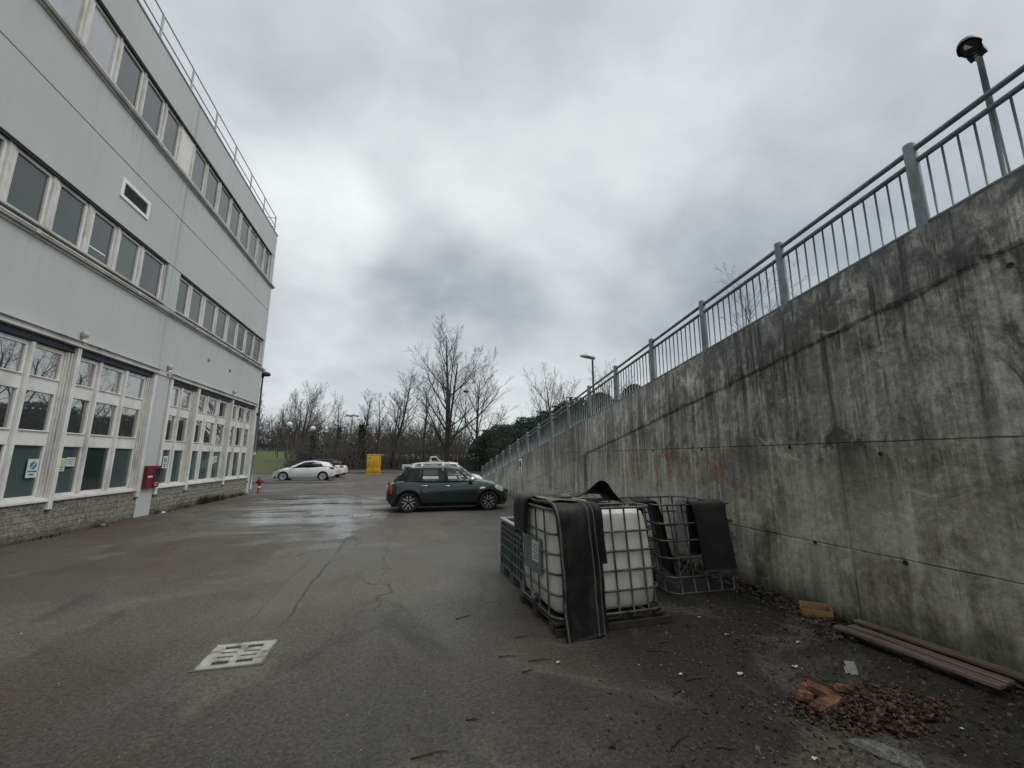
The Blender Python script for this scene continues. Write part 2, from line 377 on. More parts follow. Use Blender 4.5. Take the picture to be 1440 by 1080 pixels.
    damp = T.maprange(T.noise(T.mapping(p, (1, 1, 1), (9, 3, 0)), .5, 5, .6), .4, .65)
    ro = T.math('SUBTRACT', T.math('SUBTRACT', .72, T.math('MULTIPLY', damp, .10)), T.math('MULTIPLY', wet, .30))
    ro = T.math('SUBTRACT', ro, T.math('MULTIPLY', mud, .04))
    T.lk(ro, b.inputs['Roughness']); T.lk(T.math('ADD', .22, T.math('MULTIPLY', wet, .3)), b.inputs['Specular IOR Level']); T.lk(wet, b.inputs['Coat Weight']); T.lk(T.maprange(mid, .35, .65, .12, .34), b.inputs['Coat Roughness']); b.inputs['Coat IOR'].default_value = 1.45
    base = T.mix(T.math('MULTIPLY', wet, .35), base, (.02, .02, .018, 1)); T.lk(base, b.inputs['Base Color'])
    h = T.math('ADD', T.math('MULTIPLY', T.maprange(agg.outputs['Distance'], 0, .6, 1, 0), .5), T.math('MULTIPLY', fine, .5))
    h = T.math('MULTIPLY', h, T.math('SUBTRACT', 1.0, T.math('MULTIPLY', wet, .90)))
    nb = T.bump(h, .75, .007)
    nb = T.bump(T.math('MULTIPLY', T.noise(p, 7, 5, .65), T.math('SUBTRACT', 1.0, T.math('MULTIPLY', wet, .9))), .35, .02, nb); nb = T.bump(T.math('SUBTRACT', 0.0, seam), .5, .02, nb)
    T.lk(nb, b.inputs['Normal']); return m_
g = MB(); g.quad((-700, -300, -.02), (700, -300, -.02), (700, 900, -.02), (-700, 900, -.02)); kind(g.build('ground', ground_mat()), 'structure')
g = MB(); random.seed(4)
yard = [(-60, -30), (4.5, -30), (4.5, 27.6), (9.0, 28.5), (9.0, 46.9), (-9.5, 46.6), (-60, 47)]
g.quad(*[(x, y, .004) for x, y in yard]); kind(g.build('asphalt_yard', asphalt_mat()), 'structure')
# lawn beyond the yard, rising gently
P = []
for i in range(66):
    row = []
    for j in range(31):
        x = -95+i*2.1; y = 47.15+j*2.6
        z = .13+max(0, (y-52))*.07*max(.15, min(1, (-6-x)/10))+.10*sin(x*.3)*sin(y*.21)*min(1, (y-47)/6)
        row.append((x, y, z))
    P.append(row)
g = MB(); g.grid(P); kind(g.build('lawn', lawn_mat()), 'structure')
# kerbs at the far edge of the yard and round the strip in front of the white car
def kerb(name, pts, wd=.14, h=.12):
    g = MB()
    for a, b in zip(pts, pts[1:]):
        a = Vector((*a, 0)); b = Vector((*b, 0)); L = (b-a).length; n = max(1, round(L/1.0)); ang = math.atan2(b.y-a.y, b.x-a.x)
        for k in range(n): g.box(k*L/n+.006, (k+1)*L/n-.006, -wd/2, wd/2, -.02, h+random.uniform(-.006, .006), T=Tr(*a) @ Rz(ang))
    return kind(g.build(name, Mt['kerb'], bevel=.012), 'structure')
kerb('far_kerb', [(-60, 47.06), (-9.5, 46.7), (9, 47.0)])
def strip_mat():
    m_ = lawn_mat(); m_.name = 'strip_grass'; return m_
def outline(pts, z): 
    g = MB(); g.quad(*[(x, y, z) for x, y in pts]); return g
isl = [(-30, 29.6), (-6.2, 29.6), (-5.55, 29.9), (-5.3, 30.4), (-5.55, 30.85), (-6.2, 31.1), (-30, 31.1)]
kerb('strip_kerb', isl[1:6]+[], .12, .10)
kerb('strip_kerb', [isl[0], isl[1]], .12, .10); kerb('strip_kerb', [isl[5], isl[6]], .12, .10)
kind(outline(isl, .075).build('grass_strip', strip_mat()), 'structure')
# puddle by the trench
random.seed(8)
def puddle(cx, cy, rx, ry, ang, z=.009):
    n = 40; ph = [random.uniform(0, 6.28) for _ in range(5)]; pts = []
    for k in range(n):
        a = 2*pi*k/n; r = 1+.16*sin(2*a+ph[0])+.14*sin(3*a+ph[1])+.10*sin(5*a+ph[2])+.06*sin(9*a+ph[3])
        x, y = rx*r*cos(a), ry*r*sin(a); pts.append((cx+x*cos(ang)-y*sin(ang), cy+x*sin(ang)+y*cos(ang), z))
    g = MB(); g.quad(*pts); return g
wm = mat('puddle_water', (.02, .02, .018), .03, 0, ior=1.33)
T_ = NT(wm.node_tree); b_ = T_.n['Principled BSDF']; q_ = T_.pos()
T_.lk(T_.bump(T_.noise(q_, 2.2, 2, .5), .06, .02), b_.inputs['Normal'])
T_.lk(T_.ramp(T_.noise(q_, 3, 3), [(.45, .03), (.62, .25)]), b_.inputs['Roughness'])
for a in ((-1.26, 9.62, .17, .42, -.12), (-3.6, 14.2, .9, .16, .1), (-2.9, 16.4, 1.1, .22, .05), (-4.6, 18.2, .8, .2, .1), (-2.2, 12.9, .5, .13, .15)):
    kind(puddle(*a).build('puddle', wm), 'structure')

# ------------------------------------------------------------------ ramp and its retaining wall
WX = 4.35
def wtop(y): return 3.994-.1435*y
YE = 27.6
def concrete_mat():
    m_ = bpy.data.materials.new('old_concrete'); m_.use_nodes = True; T = NT(m_.node_tree); b = T.n['Principled BSDF']; p = T.pos()
    x, y, z = T.sep(p)
    wob = T.math('MULTIPLY', T.math('SUBTRACT', T.noise(p, 3, 4, .6), .5), .05)
    top = T.math('SUBTRACT', 3.994, T.math('MULTIPLY', y, .1435)); t = T.math('SUBTRACT', top, z)       # depth under the wall's top
    streak = T.noise(T.mapping(p, (1, 2.6, .18)), 1.6, 9, .72, .15)
    s3_ = T.noise(T.mapping(p, (1, 8, .28), (7, 3, 1)), 1.4, 9, .74, .12)
    streak2 = T.noise(T.mapping(p, (1, 7, .22), (3, 2, 1)), 1.5, 6, .62, .2)
    blot = T.noise(T.mapping(p, (1, 1, .8), (5, 1, 3)), .9, 7, .65, .5)
    fine = T.noise(p, 14, 6, .7); speck = T.noise(p, 55, 3, .7)
    nA = T.noise(T.mapping(p, (1, 1, .85), (2, 8, 4)), 1.0, 9, .70, .4); nB = T.noise(T.mapping(p, (1, 1.15, .8), (6, 2, 9)), 3.6, 9, .74, .5)
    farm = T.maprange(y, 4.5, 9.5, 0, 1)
    sm = T.math('ADD', T.math('ADD', T.math('MULTIPLY', nA, .32), T.math('ADD', T.math('MULTIPLY', nB, .32), T.math('ADD', T.math('MULTIPLY', farm, .022), T.math('MULTIPLY', T.math('SUBTRACT', T.noise(p, 17, 6, .75), .5), .16)))), T.math('ADD', T.math('MULTIPLY', streak, .20), T.math('MULTIPLY', s3_, .16)))
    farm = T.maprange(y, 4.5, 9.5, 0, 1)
    c1 = T.ramp(sm, [(.413, (.055, .055, .051)), (.468, (.160, .157, .142)), (.516, (.30, .293, .262)), (.58, (.51, .50, .45))])
    c2 = T.ramp(sm, [(.425, (.090, .083, .060)), (.495, (.235, .221, .166)), (.57, (.42, .402, .320))])
    low = T.math('MULTIPLY', T.maprange(T.math('ADD', z, T.math('MULTIPLY', T.math('SUBTRACT', nA, .5), 1.2)), 1.15, 2.2, 1, 0), T.math('SUBTRACT', 1.0, farm))
    c = T.mix(low, c1, c2)
    # lime and soot runs, strongest further along
    amp = T.maprange(y, 4.2, 9, .22, 1)
    c = T.mix(T.math('MULTIPLY', T.maprange(s3_, .515, .60), T.math('MULTIPLY', amp, T.maprange(nB, .40, .55, .45, 1))), c, (.64, .62, .55, 1))
    c = T.mix(T.math('MULTIPLY', T.maprange(s3_, .385, .47, 1, 0), T.math('MULTIPLY', amp, T.maprange(nB, .60, .42, .5, 1))), c, (.060, .058, .048, 1))
    # dark weathering below the top, ragged where it stops
    reach = T.math('ADD', .22, T.math('MULTIPLY', T.maprange(streak, .38, .66), 1.5))
    dk = T.maprange(T.math('ADD', T.math('DIVIDE', t, reach), T.math('MULTIPLY', T.math('SUBTRACT', nB, .5), 1.6)), .35, 1.0, 1, 0, True)
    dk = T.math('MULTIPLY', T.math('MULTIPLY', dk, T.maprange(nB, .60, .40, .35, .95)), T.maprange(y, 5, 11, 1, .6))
    c = T.mix(dk, c, (.066, .068, .067, 1))
    rr = T.math('ADD', streak, T.math('MULTIPLY', T.math('SUBTRACT', nB, .5), .35))
    runs = T.math('MULTIPLY', T.maprange(rr, .530, .575), T.maprange(t, .3, 2.6, .92, .15))
    c = T.mix(runs, c, (.040, .040, .036, 1))
    blk = T.maprange(T.math('ADD', T.noise(T.mapping(p, (1, 1, .75), (3, 9, 4)), .75, 8, .72, .7), T.math('MULTIPLY', T.math('SUBTRACT', nB, .5), .3)), .56, .64)
    c = T.mix(T.math('MULTIPLY', blk, T.maprange(z, 1.2, 2.0, .12, .88)), c, (.060, .060, .056, 1))
    # cluster of black growth on the joint
    d3 = T.vmath('LENGTH', T.comb(T.math('MULTIPLY', T.math('SUBTRACT', y, 3.38), 1.5), T.math('MULTIPLY', T.math('SUBTRACT', z, 1.83), 2.6), 0.0))
    c = T.mix(T.math('MULTIPLY', T.maprange(T.math('ADD', d3, T.math('MULTIPLY', T.math('SUBTRACT', nB, .5), 4.5)), .05, .42, 1, 0), .85), c, (.025, .027, .024, 1))
    stain = T.math('MULTIPLY', T.maprange(T.noise(T.mapping(p, (1, .8, .7), (11, 4, 2)), .55, 6, .68, .8), .55, .68), .55)
    c = T.mix(stain, c, (.11, .10, .075, 1))
    # a few pale scrapes
    sc = T.voro(T.vmath('ADD', T.mapping(p, (1, .5, 1.3), (2, 3, 1)), T.vmath('SCALE', T.noise(p, 1.1, 3, .5, color=True), .8)), .55, 'DISTANCE_TO_EDGE')
    c = T.mix(T.math('MULTIPLY', T.maprange(sc.outputs['Distance'], .002, .012, 1, 0), T.maprange(T.noise(p, .9, 2), .56, .62, 0, .5)), c, (.55, .54, .49, 1))
    # rusty wash on a stretch of the wall
    rust = T.math('MULTIPLY', T.math('MULTIPLY', T.maprange(y, 5.2, 6.5), T.maprange(y, 12.5, 15, 1, 0)), T.math('MULTIPLY', T.maprange(z, 1.15, 1.45), T.maprange(z, 1.65, 1.85, 1, 0)))
    rust = T.math('MULTIPLY', rust, T.maprange(T.noise(T.mapping(p, (1, 4, .5)), 1.3, 5, .6), .5, .66, 0, .5))
    c = T.mix(rust, c, (.34, .16, .08, 1))
    # green-black damp at the foot
    foot = T.maprange(T.math('ADD', z, T.math('MULTIPLY', T.math('SUBTRACT', streak2, .5), .35)), .03, .33, .85, 0)
    c = T.mix(foot, c, (.030, .032, .022, 1))
    # damp run beneath a tie hole
    def run(yc, zt, wid, ln, col, amt):
        d = T.math('ABSOLUTE', T.math('ADD', T.math('SUBTRACT', y, yc), wob))
        k = T.math('MULTIPLY', T.maprange(d, wid*.3, wid, 1, 0, True), T.math('MULTIPLY', T.maprange(z, zt-ln, zt-ln*.6), T.maprange(z, zt-.02, zt+.01, 1, 0)))
        return T.mix(T.math('MULTIPLY', k, amt), c, col)
    c = run(3.86, .715, .12, .66, (.085, .078, .04, 1), .8)
    c = run(3.80, .66, .03, .5, (.30, .29, .22, 1), .6)
    c = run(9.98, 1.72, .16, 3.2, (.016, .016, .014, 1), .95)
    c = run(3.33, 1.75, .22, 1.2, (.055, .055, .046, 1), .5)
    # shutter joints
    def hline(zv, wd): return T.maprange(T.math('ABSOLUTE', T.math('ADD', T.math('SUBTRACT', z, zv), T.math('MULTIPLY', wob, .35))), wd*.4, wd, 1, 0)
    j = T.math('MAXIMUM', hline(1.775, .010), hline(.722, .010))
    vj = T.math('ABSOLUTE', T.math('ADD', T.math('SUBTRACT', y, 3.45), T.math('MULTIPLY', wob, .5)))
    j = T.math('MAXIMUM', j, T.math('MULTIPLY', T.maprange(vj, .006, .016, 1, 0), .7))
    # raking pour line below the top
    pl = T.math('SUBTRACT', z, T.math('SUBTRACT', 3.538, T.math('MULTIPLY', y, .183))); pl = T.math('ADD', pl, T.math('MULTIPLY', T.math('SUBTRACT', T.noise(p, 4.5, 5, .7), .5), .10))
    inr = T.maprange(y, 9.93, 9.97, 1, 0)
    pj = T.math('MULTIPLY', T.maprange(T.math('ABSOLUTE', T.math('ADD', pl, .02)), .005, .04, .35, 0), inr)
    j = T.math('MAXIMUM', j, pj)
    c = T.mix(T.math('MULTIPLY', T.math('MULTIPLY', T.maprange(pl, -.45, 0, 0, 1), T.maprange(pl, 0, .02, 1, 0)), T.math('MULTIPLY', inr, T.maprange(streak, .45, .6, .0, .7))), c, (.06, .06, .053, 1))
    c = T.mix(T.math('MULTIPLY', j, T.maprange(T.noise(p, 5, 4, .6), .35, .6, .25, .85)), c, (.045, .045, .04, 1))
    pale = T.math('MULTIPLY', T.math('MULTIPLY', T.maprange(z, .0, .55, 0, 1), T.maprange(z, .9, 1.6, 1, 0)), T.maprange(T.noise(T.mapping(p, (1, .7, 1), (5, 5, 5)), 1.1, 5, .6), .40, .62, 0, .6)); c = T.mix(pale, c, (.56, .545, .45, 1))
    c = T.mix(T.maprange(fine, .35, .65, .5, 0), c, T.mix(.65, c, (.02, .02, .018, 1)))
    c = T.mix(T.maprange(speck, .60, .68, 0, .4), c, (.03, .03, .028, 1))
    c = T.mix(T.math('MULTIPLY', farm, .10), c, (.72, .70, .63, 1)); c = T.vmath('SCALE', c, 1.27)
    T.lk(c, b.inputs['Base Color']); b.inputs['Roughness'].default_value = .88; b.inputs['Specular IOR Level'].default_value = .25
    h = T.math('ADD', T.math('MULTIPLY', fine, .5), T.math('MULTIPLY', nB, .9)); h = T.math('SUBTRACT', h, T.math('MULTIPLY', j, .9))
    h = T.math('ADD', h, T.math('MULTIPLY', T.maprange(pl, -.03, .03), .5))
    pit = T.voro(p, 7); h = T.math('SUBTRACT', h, T.math('MULTIPLY', T.math('MULTIPLY', T.maprange(pit.outputs['Distance'], .04, .12, 1, 0), T.maprange(T.sep(pit.outputs['Color'])[0], .6, .62)), .6))
    T.lk(T.bump(h, .6, .03), b.inputs['Normal']); return m_
CONC = concrete_mat()
t = thing('retaining_wall', 'stained bare concrete retaining wall rising along the yard under the sloping railing', 'wall', (WX, 27.6, 0))
g = MB(); ys = [-14]+[k*1.0 for k in range(-13, 28)]+[YE]
rows = []
for y in ys:
    zt = max(.05, wtop(y)); rows.append([(WX, y, -.3), (WX, y, zt*.25), (WX, y, zt*.5), (WX, y, zt*.75), (WX, y, zt), (WX+.3, y, zt), (WX+.3, y, -.3)])
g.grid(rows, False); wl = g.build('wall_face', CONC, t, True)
for yy, zz in ((3.84, .715), (2.98, .70), (4.02, 1.75), (5.55, 1.76), (1.95, 3.06), (3.05, 1.66), (6.9, 1.76)):
    g = MB(); g.lathe([(.0, .0), (.012, .003), (.018, .008), (.022, .0)], 12, T=Tr(WX-.001, yy, zz) @ Matrix.Rotation(-pi/2, 4, 'Y')); g.build('tie_hole', Mt['gap'], wl)
g = MB(); rows = []; y = -13.9
while y < 9.95:
    zl = 3.538-.183*y+.05*mnoise.noise((y*2.1, 3, 0))+.03*mnoise.noise((y*9, 1, 0))+.012*mnoise.noise((y*31, 2, 0)); zl = min(zl, wtop(y)-.1)
    o_ = .011+.008*mnoise.noise((y*5, 7, 0)); rows.append([(WX-.0005, y, zl-.012), (WX-o_*.8, y, zl), (WX-o_-.004, y, zl+.03), (WX-.010, y, zl+.11), (WX-.009, y, wtop(y)+.004), (WX+.02, y, wtop(y)+.005)]); y += .04
g.grid(rows, True); g.build('upper_pour', CONC, t, True)
# the ramp road behind the wall
g = MB(); rows = []
for y in ys: rows.append([(WX+.3, y, max(.03, wtop(y)-.12)), (8.6, y, max(.03, wtop(y)-.12)), (8.6, y, -.3)])
g.grid(rows, False); kind(g.build('ramp_road', Mt['asphalt_old']), 'structure')
# faded orange lettering sprayed on the wall
def spray_mat():
    m_ = bpy.data.materials.new('faded_orange_spray'); m_.use_nodes = True; T = NT(m_.node_tree); b = T.n['Principled BSDF']; p = T.pos()
    b.inputs['Base Color'].default_value = (.42, .16, .06, 1); b.inputs['Roughness'].default_value = .9
    k = T.math('MULTIPLY', T.maprange(T.noise(T.mapping(p, (1, 4, .6)), 2.0, 6, .7), .40, .64, .05, .75), T.maprange(T.noise(p, 22, 4, .7), .35, .6, .35, 1))
    k = T.math('MULTIPLY', k, T.maprange(T.sep(p)[1], 6.2, 8.2, .85, .4))
    T.lk(k, b.inputs['Alpha']); return m_
SPRAY = spray_mat()
def ribbon(g, pts, wd, X=WX-.004):
    pts = [Vector((0, a, b)) for a, b in pts]; L = []
    for i, q in enumerate(pts):
        tt = (pts[min(i+1, len(pts)-1)]-pts[max(i-1, 0)]).normalized(); n = Vector((0, -tt.z, tt.y))*wd/2; L.append([(X, (q-n).y, (q-n).z), (X, (q+n).y, (q+n).z)])
    g.grid(L, False)
def arc(cy, cz, ry, rz, a0, a1, n=14): return [(cy+ry*cos(rad(a0+(a1-a0)*k/n)), cz+rz*sin(rad(a0+(a1-a0)*k/n))) for k in range(n+1)]
xo = [.0005]
def stroke(g, pts, wd): xo[0] += .0006; ribbon(g, pts, wd, WX-.0035-xo[0])
letters = [
    [[(8.75, 1.62), (8.75, 1.25), (8.85, 1.17), (8.95, 1.22)]], [arc(8.35, 1.40, .15, .2, 0, 360)], [[(8.05, 1.62), (8.03, 1.25), (7.9, 1.18), (7.78, 1.25), (7.76, 1.62)]],
    [[(7.5, 1.6), (7.5, 1.2)], [(7.68, 1.6), (7.3, 1.6)]],
    [[(6.70, 1.66), (6.16, 1.68)], [(6.43, 1.67), (6.40, 1.22)]], [arc(6.00, 1.44, .13, .17, 80, 440)],
    [[(5.62, 1.66), (5.60, 1.24)], [(5.58, 1.64), (5.40, 1.55), (5.36, 1.40), (5.44, 1.28), (5.58, 1.25)]], [[(5.32, 1.64), (5.30, 1.30)]],
    [[(5.18, 1.50), (4.92, 1.55), (4.82, 1.64), (4.92, 1.74), (5.10, 1.72), (5.20, 1.58), (5.18, 1.42), (5.05, 1.30), (4.90, 1.23), (4.74, 1.20)]]]
for L in letters:
    g = MB()
    for s_ in L: stroke(g, s_, .075)
    g.build('spray_letter', SPRAY, wl)
# ------------------------------------------------------------------ sloping railing along the ramp
FX = 4.42
t = thing('ramp_railing', 'long grey steel railing with upright bars climbing along the top of the concrete wall', 'railing', (FX, 26.1, 0))
POSTY = [-.45, 1.0] + [2.45+1.465*k for k in range(17)]
for y in POSTY:
    g = MB(); z0 = wtop(y)
    g.lathe([(.05, z0-.02), (.05, z0+.855), (.046, z0+.872), (.02, z0+.882), (0, z0+.883)], 14, T=Tr(FX, y, 0))
    p_ = g.build('post', Mt['rail_grey'], t, True)
    g = MB(); g.box(FX-.06, FX+.06, y-.065, y+.065, wtop(y)-.0, wtop(y)+.022); g.build('base_plate', Mt['rail_grey'], p_)
    g = MB()
y0, y1 = POSTY[0]-.6, POSTY[-1]+.05
for nm, h, r in (('top_rail', .80, .026), ('mid_rail', .675, .025), ('bottom_rail', .055, .022)):
    g = MB(); g.tube([(FX, y0, wtop(y0)+h), (FX, y1, wtop(y1)+h)], r, 10); g.build(nm, Mt['rail_grey'], t, True)
bars = []
for a, b in zip(POSTY, POSTY[1:]):
    for k in range(1, 13): bars.append(a+(b-a)*k/13)
bars = sorted(q for q in bars if q > 1.3)+[q for q in bars if q <= 1.3]
bm_ = None; z0_ = 0
near = bars[:100]
g = MB(); g.tube([(0, 0, .05), (0, 0, .68)], .0095, 6); proto = g.build('baluster', Mt['rail_grey'], t)
for i, y in enumerate(near):
    o = proto if i == 0 else proto.copy()
    if i: COL.objects.link(o); o.parent = t
    o.location = (0, y-26.1, wtop(y))
g = MB()
for y in bars[100:]: g.tube([(FX, y, wtop(y)+.05), (FX, y, wtop(y)+.68)], .0095, 5)
kind(g.build('balusters', Mt['rail_grey'], t, True), 'stuff')
# no-parking sign on the wall
t = thing('wall_sign', 'small upright white sign with a dark ring symbol screwed to the concrete wall', 'sign', (WX, 16.4, .98))
g = MB(); g.rbox(-.02, .02, -.22, .22, 0, .62, .012); g.build('plate', Mt['white'], t)
g = MB(); P = [[(-.0235, (.155-.001)*cos(a)*q, .42+.155*sin(a)*q) for q in (1, .72)] for a in [2*pi*k/28 for k in range(28)]]
g.grid(P, False, True); g.build('ring', Mt['red'], t)
g = MB(); g.lathe([(0, 0), (.105, 0)], 24, T=Tr(-.0225, 0, .42) @ Matrix.Rotation(-pi/2, 4, 'Y')); g.build('disc', Mt['ink'], t)
g = MB()
for k, (a, b) in enumerate(((-.16, .15), (-.13, .12), (-.16, .1))): g.box(-.0235, -.019, a, b, .19-.06*k, .215-.06*k)
g.build('text_line', Mt['ink'], t)

# ------------------------------------------------------------------ lamp posts
def lamp_post(name, label, x, y, z0, z1, rb, rt, head, rz=0, group=None, bare=False):
    t = thing(name, label, 'street lamp', (x, y, z0), rz, group); H = z1-z0
    g = MB(); g.tube([(0, 0, -.2), (0, 0, 1.0), (0, 0, H)], [rb, rb*.96, rt], 12); g.build('pole', Mt['galv'], t)
    if head == 'cobra':
        g = MB(); rows = []
        for i in range(13):
            u = i/12; x_ = -.12+.80*u; wd = .02+.15*sin(pi*min(1, u*.86+.12))**.8; ht = .17*sin(pi*min(1, u*.9+.1))**.9+.01
            rows.append([(x_, wd*cos(a), .05+.06*u+(ht if sin(a) > 0 else .08)*sin(a)) for a in [2*pi*k/16 for k in range(16)]])
        g.grid(rows, True, False, True); o = g.build('lamp_head', Mt['galv_light'], t); o.location = (0, 0, H)
        g = MB(); g.grid([[(.28+.3*i/6, -.09+.18*j/4, .035+.06*(.28+.3*i/6)-.02*sin(pi*i/6)*sin(pi*j/4)) for j in range(5)] for i in range(7)]); g.build('lamp_glass', Mt['lens'], o)
    elif head == 'globe':
        g = MB(); g.lathe([(.06, 0), (.1, .06), (.26, .16), (.34, .34), (.30, .52), (.18, .64), (0, .68)], 18); o = g.build('globe', Mt['white'], t); o.location = (0, 0, H)
        g = MB(); g.lathe([(.09, -.05), (.12, .0), (.12, .07), (0, .07)], 12); g.build('collar', Mt['galv'], o)
    elif head == 'disc':
        g = MB(); g.lathe([(.05, -.12), (.07, 0), (.34, .05), (.38, .12), (.30, .22), (.12, .28), (0, .29)], 18); o = g.build('lamp_head', Mt['dark'], t); o.location = (0, 0, H)
        g = MB(); g.lathe([(0, .035), (.22, .04)], 16); g.build('lamp_glass', Mt['lens'], o)
    elif head == 'cluster':
        for k in range(4):
            a = k*pi/2+.4; g = MB(); g.box(-.02, .9, -.03, .03, -.03, .03, T=Rz(a)); g.box(.6, 1.1, -.22, .22, -.24, .06, T=Rz(a)); o = g.build('floodlight', Mt['galv'], t); o.location = (0, 0, H)
    g = MB(); g.box(-rb*1.15, rb*1.15, -rb*1.15, rb*.0, 1.75, 1.88); g.build('number_plate', Mt['white'], t)
    return t
lamp_post('street_lamp', 'slim street lamp with a drooping oval head beyond the middle of the ramp railing', 8.5, 18.3, 1.3, 6.45, .062, .045, 'cobra', rad(188), bare=True)
lamp_post('street_lamp', 'street lamp with a dark disc head at the far corner of the industrial building', -7.95, 24.6, 0, 5.95, .065, .042, 'disc')
lamp_post('street_lamp', 'white globe lamp behind the bonnet of the white coupe, left of the two globe lamps', -15.6, 60, .5, 5.6, .06, .045, 'globe')
lamp_post('street_lamp', 'white globe lamp behind the roof of the white coupe, right of the two globe lamps', -12.7, 60, .4, 5.1, .06, .045, 'globe')
lamp_post('street_lamp', 'tall floodlight mast with a cluster head rising between the bare trees', -10.0, 76, .2, 8.9, .09, .07, 'cluster')
lamp_post('street_lamp', 'tall thin lamp post with a dark head just right of the biggest bare tree', 6.85, 54, 0, 10.2, .075, .05, 'disc')
for i, (x, y) in enumerate(((5.75, 57), (6.25, 57))):
    t = thing('metal_pole', ('short pale metal pole, left one of a pair beside the tall thin lamp post', 'short pale metal pole, right one of a pair beside the tall thin lamp post')[i], 'pole', (x, y, 0))
    g = MB(); g.tube([(0, 0, 0), (0, 0, 4.0)], [.05, .045], 8); g.build('shaft', Mt['galv_light'], t); g = MB(); g.lathe([(.05, 4.0), (.035, 4.05), (0, 4.06)], 8); g.build('cap', Mt['galv'], t)
# near lamp above the railing, seen from below, a white patch set in its hood
t = thing('street_lamp', 'nearest street lamp towering above the railing at the upper right, its round hood open below', 'street lamp', (8.5, 3.64, 3.2))
g = MB(); g.tube([(0, 0, -.3), (0, 0, 2), (0, 0, 4.72)], [.055, .05, .036], 14); g.build('pole', Mt['rail_grey'], t)
g = MB(); zz_ = -(Vector((0, 0, -1))+.42*Vector((-.85, -.5, 0))).normalized(); xx_ = Vector((-1, -.15, 0)); xx_ = (xx_-zz_*xx_.dot(zz_)).normalized(); yy_ = zz_.cross(xx_); HT = Tr(-.17, .0, 4.86) @ Matrix((xx_, yy_, zz_)).transposed().to_4x4()
def hood(sc=1, dz=0):
    rows = []
    for r, z in ((1, -.05), (1.0, 0), (.95, .03), (.76, .065), (.4, .085), (.0, .09)):
        rows.append([((.19*cos(a)*(1 if cos(a) > 0 else .9))*r*sc, (.14*sin(a))*r*sc*(1 if cos(a) > -.2 else .86), z*sc+dz) for a in [2*pi*k/28 for k in range(28)]])
    return rows
g.grid(hood(), True, False, True, HT); g.grid([r[::-1] for r in hood(.93, -.004)], True, False, True, HT)
g.box(-.23, -.12, -.10, .10, -.07, .05, HT); g.box(-.22, -.15, -.05, .05, -.10, -.05, HT)
hd = g.build('lamp_hood', Mt['dark'], t)
g = MB(); g.grid([[((.165*cos(a))*q, .118*sin(a)*q, -.035-.01*(1-q)) for q in (.05, .55, .9)] for a in [2*pi*k/20 for k in range(20)]], True, True, False, HT); g.build('reflector', Mt['dark'], hd)
g = MB(); g.add([(.04, -.05, -.056), (.10, -.04, -.056), (.12, -.005, -.056), (.05, .012, -.056), (.0, .03, -.056), (.012, -.005, -.056), (.025, -.03, -.056)], [tuple(range(7))], T=HT); g.build('white_patch', Mt['white'], hd)
g = MB(); g.tube([(0, 0, .62*0+4.62), (-.06, .02, 4.82)], .034, 10); g.build('arm', Mt['rail_grey'], t)
# ================================================================== INDUSTRIAL BUILDING
FXB = -7.05; BY0 = -6.0; BY1 = 21.65; TOPZ = 12.68
bld = thing('industrial_building', 'long grey three-storey industrial building with ribbon windows and a stone plinth', 'building', (FXB, BY1, 0))
def facade_mat():
    m_ = bpy.data.materials.new('facade_grey'); m_.use_nodes = True; T = NT(m_.node_tree); b = T.n['Principled BSDF']; p = T.pos()
    x, y, z = T.sep(p)
    k = T.noise(p, .35, 5, .55); st = T.noise(T.mapping(p, (1, 2.4, .07)), 1.2, 5, .6); f = T.noise(p, 30, 3, .6)
    c = T.ramp(k, [(.35, (.42, .437, .437)), (.65, (.47, .485, .485))])
    c = T.mix(T.maprange(st, .54, .74, 0, .2), c, (.34, .35, .345, 1))
    stn = T.noise(T.mapping(p, (1, 6, .10)), 1.3, 6, .68); ba = T.noise(T.mapping(p, (1, .5, .5), (3, 1, 8)), .9, 5, .6)
    for zt_ in (5.72, 9.92, 11.2, 4.0):
        k_ = T.math('MULTIPLY', T.maprange(z, zt_-1.25, zt_, 0, 1), T.maprange(z, zt_, zt_+.02, 1, 0)); c = T.mix(T.math('MULTIPLY', T.math('MULTIPLY', k_, T.maprange(stn, .50, .66)), T.maprange(ba, .40, .62, .05, .6)), c, (.25, .255, .245, 1))
    d = T.math('ABSOLUTE', T.math('SUBTRACT', y, 13.45)); run = T.math('MULTIPLY', T.maprange(d, .02, .35, 1, 0), T.maprange(z, 4.1, 5.7, .2, .6))
    c = T.mix(T.math('MULTIPLY', run, T.maprange(T.noise(T.mapping(p, (1, 9, .05)), 1.3, 4, .6), .45, .62)), c, (.27, .28, .28, 1))
    c = T.mix(T.maprange(f, .3, .7, .12, 0), c, (.3, .32, .32, 1))
    T.lk(c, b.inputs['Base Color']); b.inputs['Roughness'].default_value = .75
    T.lk(T.bump(f, .12, .01), b.inputs['Normal']); return m_
FAC = facade_mat()
